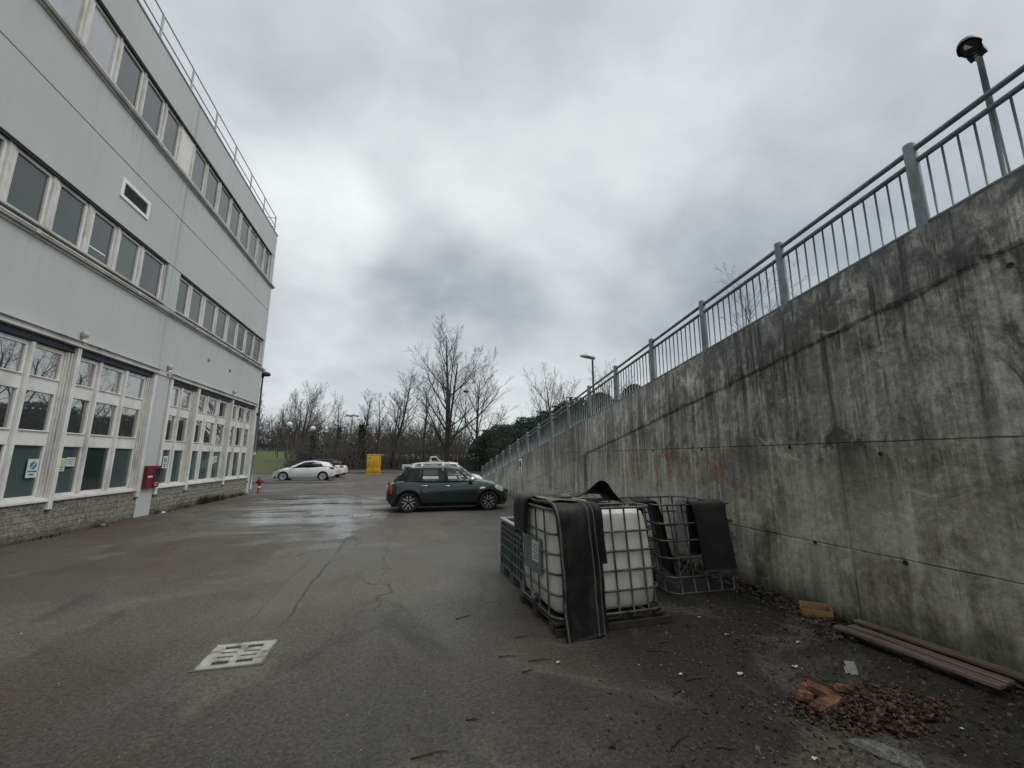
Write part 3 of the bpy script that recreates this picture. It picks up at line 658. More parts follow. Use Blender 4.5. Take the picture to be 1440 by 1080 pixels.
def plinth_mat():
    m_ = bpy.data.materials.new('split_block'); m_.use_nodes = True; T = NT(m_.node_tree); b = T.n['Principled BSDF']; p = T.pos()
    x, y, z = T.sep(p); v = T.comb(y, z, x)
    br = T.n.new('ShaderNodeTexBrick'); T.lk(v, br.inputs['Vector']); br.inputs['Scale'].default_value = 1
    br.inputs['Brick Width'].default_value = .38; br.inputs['Row Height'].default_value = .122; br.inputs['Mortar Size'].default_value = .006; br.inputs['Mortar Smooth'].default_value = .5
    for i, c in ((1, (.25, .235, .20, 1)), (2, (.36, .34, .30, 1)), (3, (.16, .15, .13, 1))): br.inputs[i].default_value = c
    n_ = T.noise(p, 13, 7, .7); n2 = T.noise(p, 1.1, 5, .6)
    c = T.mix(T.maprange(n_, .40, .60, .8, 0), br.outputs['Color'], (.10, .094, .08, 1))
    c = T.mix(T.maprange(n2, .4, .7, .0, .35), c, (.36, .34, .31, 1))
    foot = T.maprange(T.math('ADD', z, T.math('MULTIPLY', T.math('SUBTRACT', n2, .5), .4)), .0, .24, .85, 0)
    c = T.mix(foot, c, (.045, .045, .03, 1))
    T.lk(c, b.inputs['Base Color']); b.inputs['Roughness'].default_value = .9
    h = T.math('SUBTRACT', T.math('ADD', n_, T.math('MULTIPLY', T.noise(p, 5, 4, .6), .8)), T.math('MULTIPLY', br.outputs['Fac'], .9))
    T.lk(T.bump(h, 1.0, .06), b.inputs['Normal']); return m_
GP = .010
core = MB(); core.box(-26, FXB-.2, BY0+.1, BY1-.12, 0, TOPZ-.25); core.build('core_wall', Mt['facade_side'], bld, True)
def panel(y0, y1, z0, z1, x1=FXB, name='wall_panel', m_=None, bev=.008):
    g = MB(); g.box(FXB-.199, x1, y0+GP, y1-GP, z0+GP, z1-GP); return g.build(name, m_ or FAC, bld, True, bevel=bev)
for a, b in ((BY0, .05), (.05, 13.55), (13.55, BY1)):
    panel(a, b, 11.47, TOPZ); panel(a, b, 8.67, 9.93); panel(a, b, 7.14, 8.67); panel(a, b, 4.06, 5.88)
panel(21.22, BY1, 10.05, 11.47); panel(BY0, 3.4, 10.05, 11.47); panel(21.42, BY1, 5.88, 7.14); panel(13.24, 13.92, 5.88, 7.14); panel(BY0, 3.4, 5.88, 7.14)
panel(13.47, 14.16, 0, 4.06, FXB+.004); panel(21.30, BY1, 0, 4.06, FXB+.004); panel(BY0, -.6, 0, 4.06)
g = MB(); g.box(-26, FXB+.02, BY0, BY1+.02, TOPZ, TOPZ+.05); g.box(-26, FXB-.4, BY0+.3, BY1-.4, TOPZ-.25, TOPZ-.06); g.build('coping', Mt['galv'], bld, True)
g = MB(); g.box(-26, FXB-.2, BY1-.12, BY1, 0, TOPZ-.02); g.build('end_wall', FAC, bld, True)
# drip trays under the two window bands, lapped at intervals
def tray(zt, y0, y1, name):
    y = y0
    g = MB()
    while y < y1-.1:
        e = min(y+3.0, y1); g.box(FXB, FXB+.10, y+.004, e-.004, zt-.035, zt); g.box(FXB+.075, FXB+.115, y+.004, e-.004, zt-.002, zt+.03); g.box(FXB+.0, FXB+.035, y+.003, e-.003, zt-.085, zt-.045)
        if y > y0: g.box(FXB-.01, FXB+.125, y-.05, y+.05, zt-.045, zt+.036)
        y = e
    return g.build(name, Mt['tray'], bld, True)
tray(9.955, 3, BY1+.13, 'drip_tray'); tray(5.76, 3, BY1+.13, 'drip_tray')
# ------------- ribbon windows
FR = .055
def win_unit(y0, y1, z0, z1, pm, xw=FXB-.075):
    pm = Mt[random.choice(('pane_up', 'pane_up', 'pane_mid', 'pane_dim'))]
    if z0 > 8 and 8.2 < y0 < 10: pm = Mt['pane_sky']
    g = MB(); d = .07
    g.box(xw-d, xw, y0, y1, z0, z0+FR); g.box(xw-d, xw, y0, y1, z1-FR, z1); g.box(xw-d, xw, y0, y0+FR, z0+FR, z1-FR); g.box(xw-d, xw, y1-FR, y1, z0+FR, z1-FR)
    i = FR; g.box(xw-.03, xw+.006, y0+i, y0+i+.012, z0+i, z1-i); g.box(xw-.03, xw+.006, y1-i-.012, y1-i, z0+i, z1-i); g.box(xw-.03, xw+.006, y0+i+.012, y1-i-.012, z1-i-.012, z1-i); g.box(xw-.03, xw+.006, y0+i+.012, y1-i-.012, z0+i, z0+i+.012)
    w_ = g.build('window', Mt['frame'], bld, True)
    g = MB(); s_ = random.uniform(-.012, .012)
    g.quad((xw-.03+s_, y0+FR, z0+FR), (xw-.03, y1-FR, z0+FR), (xw-.03, y1-FR, z1-FR), (xw-.03+s_*.5, y0+FR, z1-FR)); g.build('pane', pm, w_)
    return w_
def mull(y, z0, z1, wd, xw=FXB-.055, m_='mullion', name='mullion'):
    g = MB(); g.box(xw-.11, xw, y-wd/2, y+wd/2, z0, z1); g.box(xw, xw+.012, y-wd/2+.012, y-wd/2+.03, z0, z1); return g.build(name, Mt[m_], bld, True)
random.seed(2)
def ribbon_row(ms, wds, z0, z1, blank=None):
    for k in range(len(ms)-1):
        a, b = ms[k]+wds[k]/2, ms[k+1]-wds[k+1]/2
        if blank is not None and abs(ms[k]-blank) < .01:
            g = MB(); g.box(FXB-.14, FXB-.06, a, b, z0, z1); g.build('blank_panel', Mt['white_panel'], bld, True, bevel=.006); continue
        w_ = win_unit(a, b, z0, z1, Mt['pane_up'])
        if z0 < 7 and abs(ms[k]-10.31) < .01:
            g = MB(); g.box(FXB-.1035, FXB-.099, a+FR+.05, b-.16, z0+.27, z0+.30); g.build('inner_ledge', Mt['white'], w_)
    for y, d in zip(ms, wds): mull(y, z0, z1, d)
    g = MB(); g.box(FXB-.16, FXB-.012, ms[0], ms[-1], z1, z1+.03); g.build('window_head', Mt['gap'], bld, True)
    g = MB(); g.box(FXB-.16, FXB+.05, ms[0], ms[-1]+.1, z0-.045, z0); g.build('window_sill', Mt['tray'], bld, True)
UP = [3.5, 4.45, 5.45, 6.4, 7.35, 8.3, 9.25, 10.2, 11.15, 12.1, 12.93, 13.68, 14.6, 15.58, 16.58, 17.55, 18.55, 19.52, 20.42, 21.18]
ribbon_row(UP, [.10, .07, .13, .07, .10, .07, .10, .07, .10, .09, .08, .10, .06, .10, .06, .10, .06, .10, .06, .06], 10.10, 11.42, blank=12.93)
M1 = [3.5, 4.6, 5.55, 6.5, 7.45, 8.4, 9.36, 10.31, 11.22, 12.14, 13.2]
ribbon_row(M1, [.13, .07, .13, .07, .13, .13, .14, .15, .11, .11, .07], 5.95, 7.09)
M2 = [13.96, 14.7, 15.62, 16.6, 17.56, 18.5, 19.43, 20.38, 21.38]
ribbon_row(M2, [.03, .10, .13, .07, .10, .07, .09, .07, .07], 5.95, 7.09)
# ------------- louvre
g = MB()
for a in ((10.92, 12.02, 7.77, 7.86), (10.92, 12.02, 8.18, 8.27), (10.92, 11.02, 7.861, 8.179), (11.92, 12.02, 7.861, 8.179)): g.box(FXB-.02, FXB+.03, *a)
lv = g.build('vent_frame', Mt['white'], bld, True, bevel=.006)
g = MB(); g.box(FXB-.02, FXB+.004, 11.03, 11.91, 7.87, 8.17); g.build('vent_back', Mt['gap'], lv)
g = MB()
for k in range(9):
    z = 7.88+k*.033; g.add([(FXB+.006, 11.03, z+.03), (FXB+.006, 11.91, z+.03), (FXB+.028, 11.91, z), (FXB+.028, 11.03, z)], [(0, 1, 2, 3)]); g.add([(FXB+.007, 11.03, z+.024), (FXB+.007, 11.91, z+.024), (FXB+.029, 11.91, z-.006), (FXB+.029, 11.03, z-.006)], [(3, 2, 1, 0)])
g.build('louvre', Mt['galv'], lv)
# ------------- ground floor glazing
PL = plinth_mat()
for a, b in ((-.6, 13.47), (14.16, 21.30)):
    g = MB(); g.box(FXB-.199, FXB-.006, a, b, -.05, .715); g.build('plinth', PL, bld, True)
    g = MB(); g.box(FXB-.19, FXB+.045, a, b, .716, .765); g.box(FXB-.19, FXB-.02, a, b, .765, .80); g.build('sill', Mt['frame'], bld, True, bevel=.006)
Z0, Z1 = .80, 3.77
def storefront(chs, groups, y0, y1):
    # dark roller box and stepped ledge over the glazing
    g = MB(); g.box(FXB-.18, FXB-.015, y0, y1, 3.775, 3.915); g.tube([(FXB-.03, y0, 3.80), (FXB-.03, y1, 3.80)], .03, 8); g.build('roller_box', Mt['awning'], bld, True)
    g = MB(); g.box(FXB-.19, FXB+.10, y0-.03, y1+.05, 3.918, 3.965); g.box(FXB-.19, FXB+.065, y0-.03, y1+.05, 3.966, 4.035); g.box(FXB-.19, FXB+.12, y0-.03, y1+.05, 4.036, 4.058); g.build('ledge', Mt['tray'], bld, True, bevel=.005)
    for y in chs:
        g = MB(); 
        for d in (0, .055): g.box(FXB-.10, FXB+.055, y-.052+d, y-.006+d, .56, 3.91)
        g.box(FXB-.09, FXB+.03, y-.006, y+.002, .60, 3.90); ch = g.build('guide_channel', Mt['frame'], bld, True, bevel=.004)
        g = MB(); g.box(FXB+.0, FXB+.05, y-.045, y+.045, .53, .558); g.build('end_cap', Mt['gap'], ch)
    for gy0, gy1, ms in groups:
        e = [gy0+.06]+ms+[gy1-.16]
        for k in range(len(e)-1):
            a = e[k]+(.045 if k else 0); b = e[k+1]-.045
            xw = FXB-.075; g = MB(); d = .07; f = .05
            zz = [Z0, Z0+f, 1.84, 2.085, 2.875, 3.125, Z1-f-.03, Z1]
            for q in ((0, 1), (2, 3), (4, 5), (6, 7)): g.box(xw-d, xw, a, b, zz[q[0]], zz[q[1]])
            for q in ((1, 2), (3, 4), (5, 6)):
                g.box(xw-d, xw, a, a+f, zz[q[0]], zz[q[1]]); g.box(xw-d, xw, b-f, b, zz[q[0]], zz[q[1]])
            for z in (2.10, 3.14): g.box(xw, xw+.03, a+f*.5, b-f*.5, z-.012, z+.014)
            for z in (1.825, 2.86): g.box(xw, xw+.012, a+f*.5, b-f*.5, z-.01, z+.012)
            w_ = g.build('window', Mt['frame'], bld, True, bevel=.004)
            for qi, q in enumerate(((1, 2), (3, 4), (5, 6))):
                g = MB(); s_ = random.uniform(-.006, .006); s2 = random.uniform(-.005, .005)
                g.quad((xw-.035+s_, a+f, zz[q[0]]), (xw-.035, b-f, zz[q[0]]), (xw-.035+s2, b-f, zz[q[1]]), (xw-.035+s_+s2, a+f, zz[q[1]]))
                low = 'pane_dark' if abs(e[k]-11.42) < .02 or abs(e[k]-8.66) < .02 else 'pane_low'
                g.build('pane', Mt[low if qi == 0 else 'pane_top'], w_)
            if k < len(e)-2: mull(e[k+1], Z0, Z1, .085, FXB-.03, 'frame')
        g = MB(); g.box(FXB-.16, FXB-.05, gy1-.205, gy1-.05, Z0, Z1); g.box(FXB-.05, FXB-.02, gy1-.17, gy1-.14, Z0, Z1); g.box(FXB-.05, FXB-.01, gy1-.10, gy1-.07, Z0, Z1); g.build('jamb', Mt['mullion'], bld, True)
storefront([-.5, 2.2, 5.0, 7.8, 10.6, 13.4], [(-.5, 2.2, [.4, 1.3]), (2.2, 5.0, [3.1, 4.05]), (5.0, 7.8, [5.85, 6.8]), (7.8, 10.6, [8.66, 9.6]), (10.6, 13.4, [11.42, 12.34])], -.6, 13.46)
storefront([14.24, 15.92, 18.72, 21.3], [(14.24, 15.92, [15.02]), (15.92, 18.72, [16.78, 17.7]), (18.72, 21.3, [19.55, 20.4])], 14.18, 21.36)
g = MB(); g.box(FXB-.19, FXB+.03, 13.49, 14.15, 3.93, 4.05); g.build('ledge', Mt['tray'], bld, True)
for y, s_ in ((10.63, 1), (13.97, .8), (18.7, .9)):
    g = MB(); g.lathe([(.055, 0), (.055, .03), (.03, .035), (.03, .10), (.06, .105), (.062, .20), (.045, .225), (0, .23)], 12, T=Tr(FXB+.06, y, 4.06)); g.box(FXB-.01, FXB+.09, y-.05, y+.05, 3.99, 4.058); g.build('bracket', Mt['tray'], bld, True)
for y in (16.32, 18.12):
    g = MB(); g.lathe([(.045, 0), (.055, .015), (.055, .05), (.03, .06), (0, .06)], 12, T=Tr(FXB-.012, y, 4.99) @ Matrix.Rotation(pi/2, 4, 'Y')); g.build('pipe_stub', Mt['galv'], bld, True)
g = MB(); g.box(FXB+.004, FXB+.12, 21.42, 21.54, 3.55, 3.63); g.lathe([(.05, 0), (.055, .14), (.02, .16)], 10, T=Tr(FXB+.1, 21.48, 3.53)); g.build('wall_lamp', Mt['gap'], bld, True)
for z0, z1 in ((2.02, 2.22), (1.62, 1.92), (1.36, 1.5)):
    g = MB(); g.box(FXB+.004, FXB+.008, 21.44, 21.53, z0, z1); g.build('sticker', Mt['ink'], bld, True)
# roof edge railing
t = thing('roof_railing', 'thin galvanised guard rail along the roof edge of the industrial building', 'railing', (FXB-.15, BY1, TOPZ+.05))
for k in range(-3, 10):
    y = 21.6-1.68*k*1.0 if k >= 0 else None
    if y is None: continue
    g = MB(); g.box(FXB-.17, FXB-.13, y-.03, y+.03, TOPZ+.051, 13.66); p_ = g.build('post', Mt['galv_light'], t, True)
for k in range(8):
    y = 21.6-1.68*(10+k); g = MB(); g.box(FXB-.17, FXB-.13, y-.03, y+.03, TOPZ+.051, 13.66); g.build('post', Mt['galv_light'], t, True)
for nm, z in (('top_rail', 13.68), ('mid_rail', 13.2)):
    g = MB(); g.tube([(FXB-.15, -6, z), (FXB-.15, 21.66, z), (FXB-.9, 21.68, z), (FXB-6, 21.68, z)], .022, 6); g.build(nm, Mt['galv_light'], t, True)
g = MB(); g.box(FXB-2.0, FXB-1.96, 21.66, 21.70, TOPZ+.051, 13.66); g.build('post', Mt['galv_light'], t, True)

# ------------- notices in the panes
XP = FXB-.075+.002
def no_parking(y, z, label, group=None):
    t = thing('no_parking_notice', label, 'notice', (XP, y, z))
    g = MB(); g.box(0, .006, -.125, .125, 0, .36); g.build('board', Mt['paper'], t)
    g = MB(); g.lathe([(0, 0), (.075, 0)], 24, T=Tr(.0085, 0, .235) @ Matrix.Rotation(pi/2, 4, 'Y')); d_ = g.build('disc', Mt['blue'], t)
    g = MB(); g.box(-.066, .066, -.011, .011, 0, .001, T=Tr(.0095, 0, .235) @ Matrix.Rotation(pi/2, 4, 'Y') @ Rz(rad(-40))); g.build('bar', Mt['paper'], d_)
    g = MB()
    for z0, a, b in ((.118, -.10, .10), (.06, -.06, .05)):
        q = a; random.seed(int(z0*1000))
        while q < b: w_ = random.uniform(.010, .018); g.box(.0062, .0085, q, min(q+w_, b), z0-.012, z0+.012); q += w_+.005
    g.build('text_line', Mt['ink'], t)
no_parking(10.18, 1.20, 'pale no-parking notice with a blue disc in the pane left of the white guide channel')
no_parking(14.72, 1.28, 'pale no-parking notice with blue disc just right of the red fire cabinet')
def leaflet(y, z, wd, ht, m_, name, label, lines=3):
    t = thing(name, label, 'notice', (XP, y, z))
    g = MB(); g.box(0, .004, -wd/2, wd/2, 0, ht); g.build('sheet', Mt['paper'], t)
    if m_: g = MB(); g.box(.0042, .006, -wd/2+.02, wd/2-.02, ht*.35, ht*.88); g.build('printed_area', Mt[m_], t)
    g = MB()
    for k in range(lines): g.box(.0045, .007, -wd/2+.03, wd/2-.03-.02*(k % 2), ht*(.10 if m_ else .25)+k*.045, ht*(.10 if m_ else .25)+k*.045+.014)
    g.build('text_line', Mt['ink'] if m_ else Mt['plate'], t)
leaflet(10.86, 1.30, .20, .27, 'paper_yellow', 'paper_notice', 'small yellow and white notice stuck left of the wide white leaflet', 2)
leaflet(11.10, 1.40, .25, .19, None, 'paper_notice', 'wide white leaflet with grey text lines beside the yellow notice')
leaflet(18.10, 1.42, .16, .24, None, 'paper_notice', 'pale leaflet beside a yellow sheet in the farther glazing bay')
leaflet(17.90, 1.38, .18, .26, 'paper_yellow', 'paper_notice', 'yellow sheet beside a pale leaflet in the farther glazing bay', 2)
# ------------- red fire cabinet on the pilaster
t = thing('fire_hose_cabinet', 'dark red fire hose cabinet with a glazed door fixed to the pilaster', 'fire cabinet', (FXB+.006, 13.88, .77))
g = MB(); g.box(0, .11, -.29, .29, 0, .60); g.build('case', Mt['red'], t, bevel=.012)
g = MB(); g.box(.1105, .126, -.01, .275, .03, .57); d_ = g.build('door', Mt['red'], t, bevel=.006)
g = MB(); g.box(.126, .130, .03, .245, .16, .53); g.build('door_glass', Mt['pane_dark'], d_)
g = MB(); g.lathe([(.06, 0), (.045, .004)], 18, T=Tr(.1265, .14, .09) @ Matrix.Rotation(pi/2, 4, 'Y')); g.build('stamp', Mt['frame'], d_)
g = MB(); g.box(.1105, .114, -.27, -.05, .28, .325); g.build('label_strip', Mt['paper'], t)
# ------------- red pillar hydrant
t = thing('fire_hydrant', 'red pillar fire hydrant standing at the foot of the building corner', 'hydrant', (-6.78, 22.1, 0)); t.scale = (.76, .76, .82)
g = MB(); g.lathe([(.14, 0), (.14, .05), (.085, .07), (.08, .5), (.12, .54), (.125, .70), (.10, .76), (.05, .80), (.045, .88), (0, .89)], 18); g.build('barrel', Mt['red_hyd'], t)
for a in (0, pi): g = MB(); g.lathe([(.05, .10), (.06, .12), (.06, .20), (.03, .21), (0, .21)], 12, T=Tr(0, 0, .62) @ Rz(a+.5) @ Matrix.Rotation(pi/2, 4, 'Y')); g.build('outlet_cap', Mt['red_hyd'], t)
g = MB(); g.lathe([(.083, .28), (.083, .36)], 18); g.build('white_band', Mt['white'], t)
# ================================================================== VEHICLES
def interp(keys, x):
    if x <= keys[0][0]: return keys[0][1]
    for (a, va), (b, vb) in zip(keys, keys[1:]):
        if x <= b:
            u = (x-a)/(b-a); u = u*u*(3-2*u)*.5+u*.5; return va+(vb-va)*u
    return keys[-1][1]
def wheel_parts(t, x, y, r, wd, style, side):
    """wheel centred at x,y with its outer face towards side (-1/+1 in y)"""
    T = Tr(x, y, r) @ Matrix.Rotation(-pi/2*side, 4, 'X')
    rr = r*.70
    g = MB(); g.lathe([(rr, -wd/2), (r*.93, -wd/2), (r, -wd/2+.03), (r, wd/2-.03), (r*.95, wd/2-.005), (rr+.015, wd/2), (rr, wd/2-.01), (rr*.97, -wd/2+.02)], 32, T=T); w_ = g.build('wheel', Mt['tyre'], t)
    g = MB(); dk = style == 'dark'
    g.lathe([(rr, wd/2-.004), (rr*.94, wd/2-.008), (rr*.92, wd/2-.05)], 32, T=T); g.lathe([(rr*.93, wd/2-.055), (.01, wd/2-.06)], 24, T=T)
    rim = g.build('rim', Mt['alloy_dark' if dk else 'silver'], w_)
    g = MB(); n = 5
    for k in range(n):
        a = 2*pi*k/n+.3
        for off in ((-.13, .13) if dk else (0,)):
            ww = .015 if dk else .05
            g.prism([(.05, -ww+off*.25), (rr*.93, -ww*1.1+off*.45), (rr*.93, ww*1.1+off*.45), (.05, ww+off*.25)], wd/2-.045, wd/2-.012, T @ Rz(a))
    g.build('spoke', Mt['alloy' if dk else 'silver'], rim)
    g = MB(); g.lathe([(.05, wd/2-.045), (.045, wd/2-.008), (0, wd/2-.004)], 16, T=T); g.build('hub_cap', Mt['alloy_dark'], rim)
def car(name, label, loc, rz, P, cat='car'):
    t = thing(name, label, cat, loc, rz)
    Lx0, Lx1 = P['x0'], P['x1']; WA = P['wheels']; R = P['r']; AR = R*1.17; body = Mt[P['paint']]
    def zb_at(x):
        z = interp(P['zb'], x)
        for xw in WA:
            d = abs(x-xw)
            if d < AR: z = max(z, R+sqrt(AR*AR-d*d)*.97)
        return z
    def wid(x, z):
        w_ = interp(P['w'], x); k = (z-P['zmax'])
        return w_*(1-(.16 if k > 0 else .18)*min(1, abs(k)/(.42 if k > 0 else .5))**2.2)
    xs = set(); n = 90
    for k in range(n+1): xs.add(round(Lx0+(Lx1-Lx0)*k/n, 4))
    for xw in WA:
        for s_ in (-1, 1): xs.add(round(xw+s_*AR*.999, 4)); xs.add(round(xw+s_*AR*1.003, 4))
    xs = sorted(xs); rows = []
    for x in xs:
        zb = zb_at(x); zs = max(interp(P['zs'], x), zb+.03); zt = max(interp(P['zt'], x), zs+.005); half = []
        half.append((wid(x, zb)*.93, zb-.005)); 
        for f in (0, .06, .2, .4, .6, .8, .93, 1): z = zb+(zs-zb)*f; half.append((wid(x, z), z))
        ws = wid(x, zs)
        for f in (.06, .2, .45, .75, 1): half.append((ws*(1-f*1.0)*(1 if f < 1 else 1), zs+(zt-zs)*sin(f*pi/2)**.8))
        row = [(x, -y, z) for y, z in half]+[(x, y, z) for y, z in half[-2::-1]]
        rows.append(row)
    g = MB(); g.grid(rows, True); m_ = len(rows[0])
    g.f += [tuple(range(m_)), tuple(len(rows)*m_-m_+k for k in range(m_))[::-1]]; g.sm += [False, False]
    bo = g.build('body', body, t)
    # dark underfloor and wheel housings
    g = MB(); wmin = min(interp(P['w'], xw) for xw in WA)
    g.box(Lx0+.15, Lx1-.15, -wmin*.78, wmin*.78, .17, .30); 
    for xw in WA: g.box(xw-AR*1.05, xw+AR*1.05, -wmin*.72, wmin*.72, .2, min(R*2.35, interp(P['zs'], xw)-.06))
    g.build('underfloor', Mt['dark'], t)
    # wheel arch trims and sill
    for s_ in (-1, 1):
        for xw in WA:
            g = MB(); rws = []
            for k in range(25):
                a = pi*k/24*1.06-.03*pi; 
                if R+AR*sin(a)*.97 < .17: continue
                row = []
                for rad_, dy in ((AR*.965, -.05), (AR*.965, .006), (AR*(1.0+P.get('trim', .05)), .008), (AR*(1.01+P.get('trim', .05)), -.02)):
                    x = xw+rad_*cos(a); z = R+rad_*sin(a)*.97; row.append((x, s_*(wid(x, min(z, 1.0))+dy), z))
                rws.append(row)
            g.grid(rws, True); g.build('arch_trim', Mt['black'] if P.get('clad') else body, t)
            wheel_parts(t, xw, s_*(wid(xw, R)-P.get('tuck', .11)), R, .20, P.get('rim', 'silver'), s_)
        g = MB(); rws = []
        for x in [WA[0]+AR*1.04+(WA[1]-WA[0]-2.08*AR)*k/12 for k in range(13)]:
            rws.append([(x, s_*(wid(x, .2)*.95), .175), (x, s_*(wid(x, .2)+.014), .19), (x, s_*(wid(x, .3)+.012), .28)])
        g.grid(rws, True); g.build('sill', Mt['black'] if P.get('clad') else body, t)
    # greenhouse: facets between belt ring and roof ring
    ring = P['ring']      # (x_belt, y_belt, x_roof, y_roof, z_belt, z_roof, kind of facet to next)
    mats = {'g': Mt[P.get('glass', 'glass')], 'p': Mt[P.get('pillar', 'black')], 'b': body}
    def facet_pts(a, b, f0, f1, inset=0, nv=4):
        rows = []
        for i in range(nv+1):
            f = f0+(f1-f0)*i/nv; row = []
            for q in (a, b):
                bulge = .018*sin(pi*f); L = sqrt(q[0]**2*.0+q[1]**2)+1e-6
                row.append((q[0]+(q[2]-q[0])*f, (q[1]+(q[3]-q[1])*f)+(bulge if q[1] > .3 else -bulge if q[1] < -.3 else 0), q[4]+(q[5]-q[4])*f))
            rows.append(row)
        return rows
    full = [q for q in ring]+[(q[0], -q[1], q[2], -q[3], q[4], q[5], None) for q in ring[::-1] if q[1] > .001]
    groups = {}
    for i in range(len(ring)-1):
        k = ring[i][6]; 
        for s_ in (1, -1):
            a = ring[i]; b = ring[i+1]
            if s_ == -1: a = (a[0], -a[1], a[2], -a[3], a[4], a[5]); b = (b[0], -b[1], b[2], -b[3], b[4], b[5])
            if k[0] == 'g':
                groups.setdefault((k, s_ if k in ('gs1', 'gs2', 'gs3') else 0), MB()).grid(facet_pts(a, b, .03, .93), False)
                groups.setdefault(('p', 0), MB()).grid(facet_pts(a, b, -.03, .03, nv=1), False); groups[('p', 0)].grid(facet_pts(a, b, .93, 1.0, nv=1), False)
            else: groups.setdefault((k, 0), MB()).grid(facet_pts(a, b, -.03, 1.0), False)
    nm = {'gw': 'windscreen', 'gs1': 'front_side_window', 'gs2': 'rear_side_window', 'gs3': 'quarter_window', 'gr': 'rear_window', 'p': 'pillar', 'b': 'pillar'}
    for (k, s_), g in groups.items(): g.build(nm[k], Mt[P['glass2']] if (k in ('gs3',) and 'glass2' in P) else mats[k[0]], t)
    # roof
    N_ = len(ring); loop = [(q[2], q[3], q[5]) for q in ring]+[(q[2], -q[3], q[5]) for q in ring[-2:0:-1]]
    cx = sum(q[0] for q in loop)/len(loop); rws = []
    for f, dz in ((1.012, -.02), (1.008, 0), (.97, .022), (.85, .045), (.6, .068), (.3, .080), (.0, .084)):
        rws.append([(cx+(x-cx)*f, y*f, z*(f if f <= 1 else 1)+(P['zroof']*(1-f) if f <= 1 else 0)+dz*P.get('dome', 1)) for x, y, z in loop])
    g = MB(); g.grid(rws, True, False, True); g.build('roof', Mt[P.get('roof', P['paint'])], t)
    # doors seams, handles, mirrors, lights
    def on(x, z, s_, d=.004): return (x, s_*(wid(x, z)+d), z)
    for s_ in (-1, 1):
        g = MB()
        for sm_ in P['seams']:
            pts = [on(x, z, s_, .002) for x, z in sm_]; L = []
            for i, p_ in enumerate(pts):
                a = Vector(pts[max(0, i-1)]); b = Vector(pts[min(len(pts)-1, i+1)]); d_ = (b-a).normalized(); nn = Vector((-d_.z, 0, d_.x))*.009; L.append([tuple(Vector(p_)-nn), tuple(Vector(p_)+nn)])
            g.grid(L, False)
        g.build('door_seam', Mt['gap'], bo)
        for x, z in P['handles']:
            g = MB(); y_ = wid(x, z)
            g.tube([(x-.09, s_*(y_-.01), z), (x-.08, s_*(y_+.025), z+.005), (x+.08, s_*(y_+.025), z+.005), (x+.09, s_*(y_-.01), z)], .012, 6); g.build('door_handle', Mt[P.get('handle', 'chrome')], t)
        x, z = P['mirror']; y_ = wid(x, z-.1)*.93
        g = MB(); T = Tr(x, s_*(y_+.15), z)
        g.lathe([(0, -.10), (.05, -.09), (.075, -.03), (.08, .03), (.065, .08), (0, .09)], 14, T=T @ Matrix.Rotation(pi/2, 4, 'X') @ Matrix.Scale(.85, 4, (0, 1, 0)))
        g.build('mirror_cap', Mt[P.get('mirrorm', 'silver')], t)
        g = MB(); g.box(x-.03, x+.03, min(s_*(y_-.03), s_*(y_+.1)), max(s_*(y_-.03), s_*(y_+.1)), z-.075, z-.045); g.build('mirror_foot', Mt['black'], t)
        for key, mm, nm_ in (('hl', 'lens', 'headlight'), ('tl', 'tail', 'tail_light')):
            pts = P[key]; g = MB(); L = []
            for x, z0, z1, dy in pts: L.append([(x, s_*(wid(x, z0)+.012+dy), z0), (x, s_*(wid(x, (z0+z1)/2)+.022+dy), (z0+z1)/2), (x, s_*(wid(x, z1)+.012+dy), z1)])
            L = [[(q[0], q[1]-s_*.04, q[2]) for q in L[0]]]+L+[[(q[0], q[1]-s_*.04, q[2]) for q in L[-1]]]
            g.grid(L, True); hl = g.build(nm_, Mt[mm], t)
    # bumpers, plates, interior
    g = MB(); x = Lx0-.012; g.box(x, x+.03, -.26, .26, P.get('plz', .62)-.06, P.get('plz', .62)+.06); g.build('number_plate', Mt['paper'], t)
    g = MB(); x = Lx1-.02; g.box(x, x+.03, -.26, .26, .36, .47); g.build('number_plate', Mt['paper'], t)
    g = MB()
    for sx in P['seats']:
        for sy in ((-.36, .36) if sx > -.4 else (-.45, 0, .45)):
            g.rbox(sx-.25, sx+.22, sy-.22, sy+.22, .45, .62, .06); g.rbox(sx-.36, sx-.22, sy-.21, sy+.21, .55, 1.08, .06, T=None); g.rbox(sx-.36, sx-.26, sy-.12, sy+.12, 1.10, 1.26, .04)
    g.box(Lx0+.4, Lx1-.9, -.6, .6, .3, .46); g.build('seat', Mt['interior'], t)
    d0 = ring[0][0]; g = MB(); g.rbox(d0-.55, d0-.05, -.62, .62, .70, ring[0][4]-.03, .08); g.build('dashboard', Mt['interior'], t)
    g = MB(); sy = .36; T = Tr(d0-.62, sy, .92) @ Matrix.Rotation(rad(65), 4, 'Y'); g.tube([(.18*cos(2*pi*k/20), .18*sin(2*pi*k/20), 0) for k in range(20)], .015, 6, closed=True, T=T); g.build('steering_wheel', Mt['black'], t)
    for f in P.get('extra', ()): f(t, wid, bo)
    return t
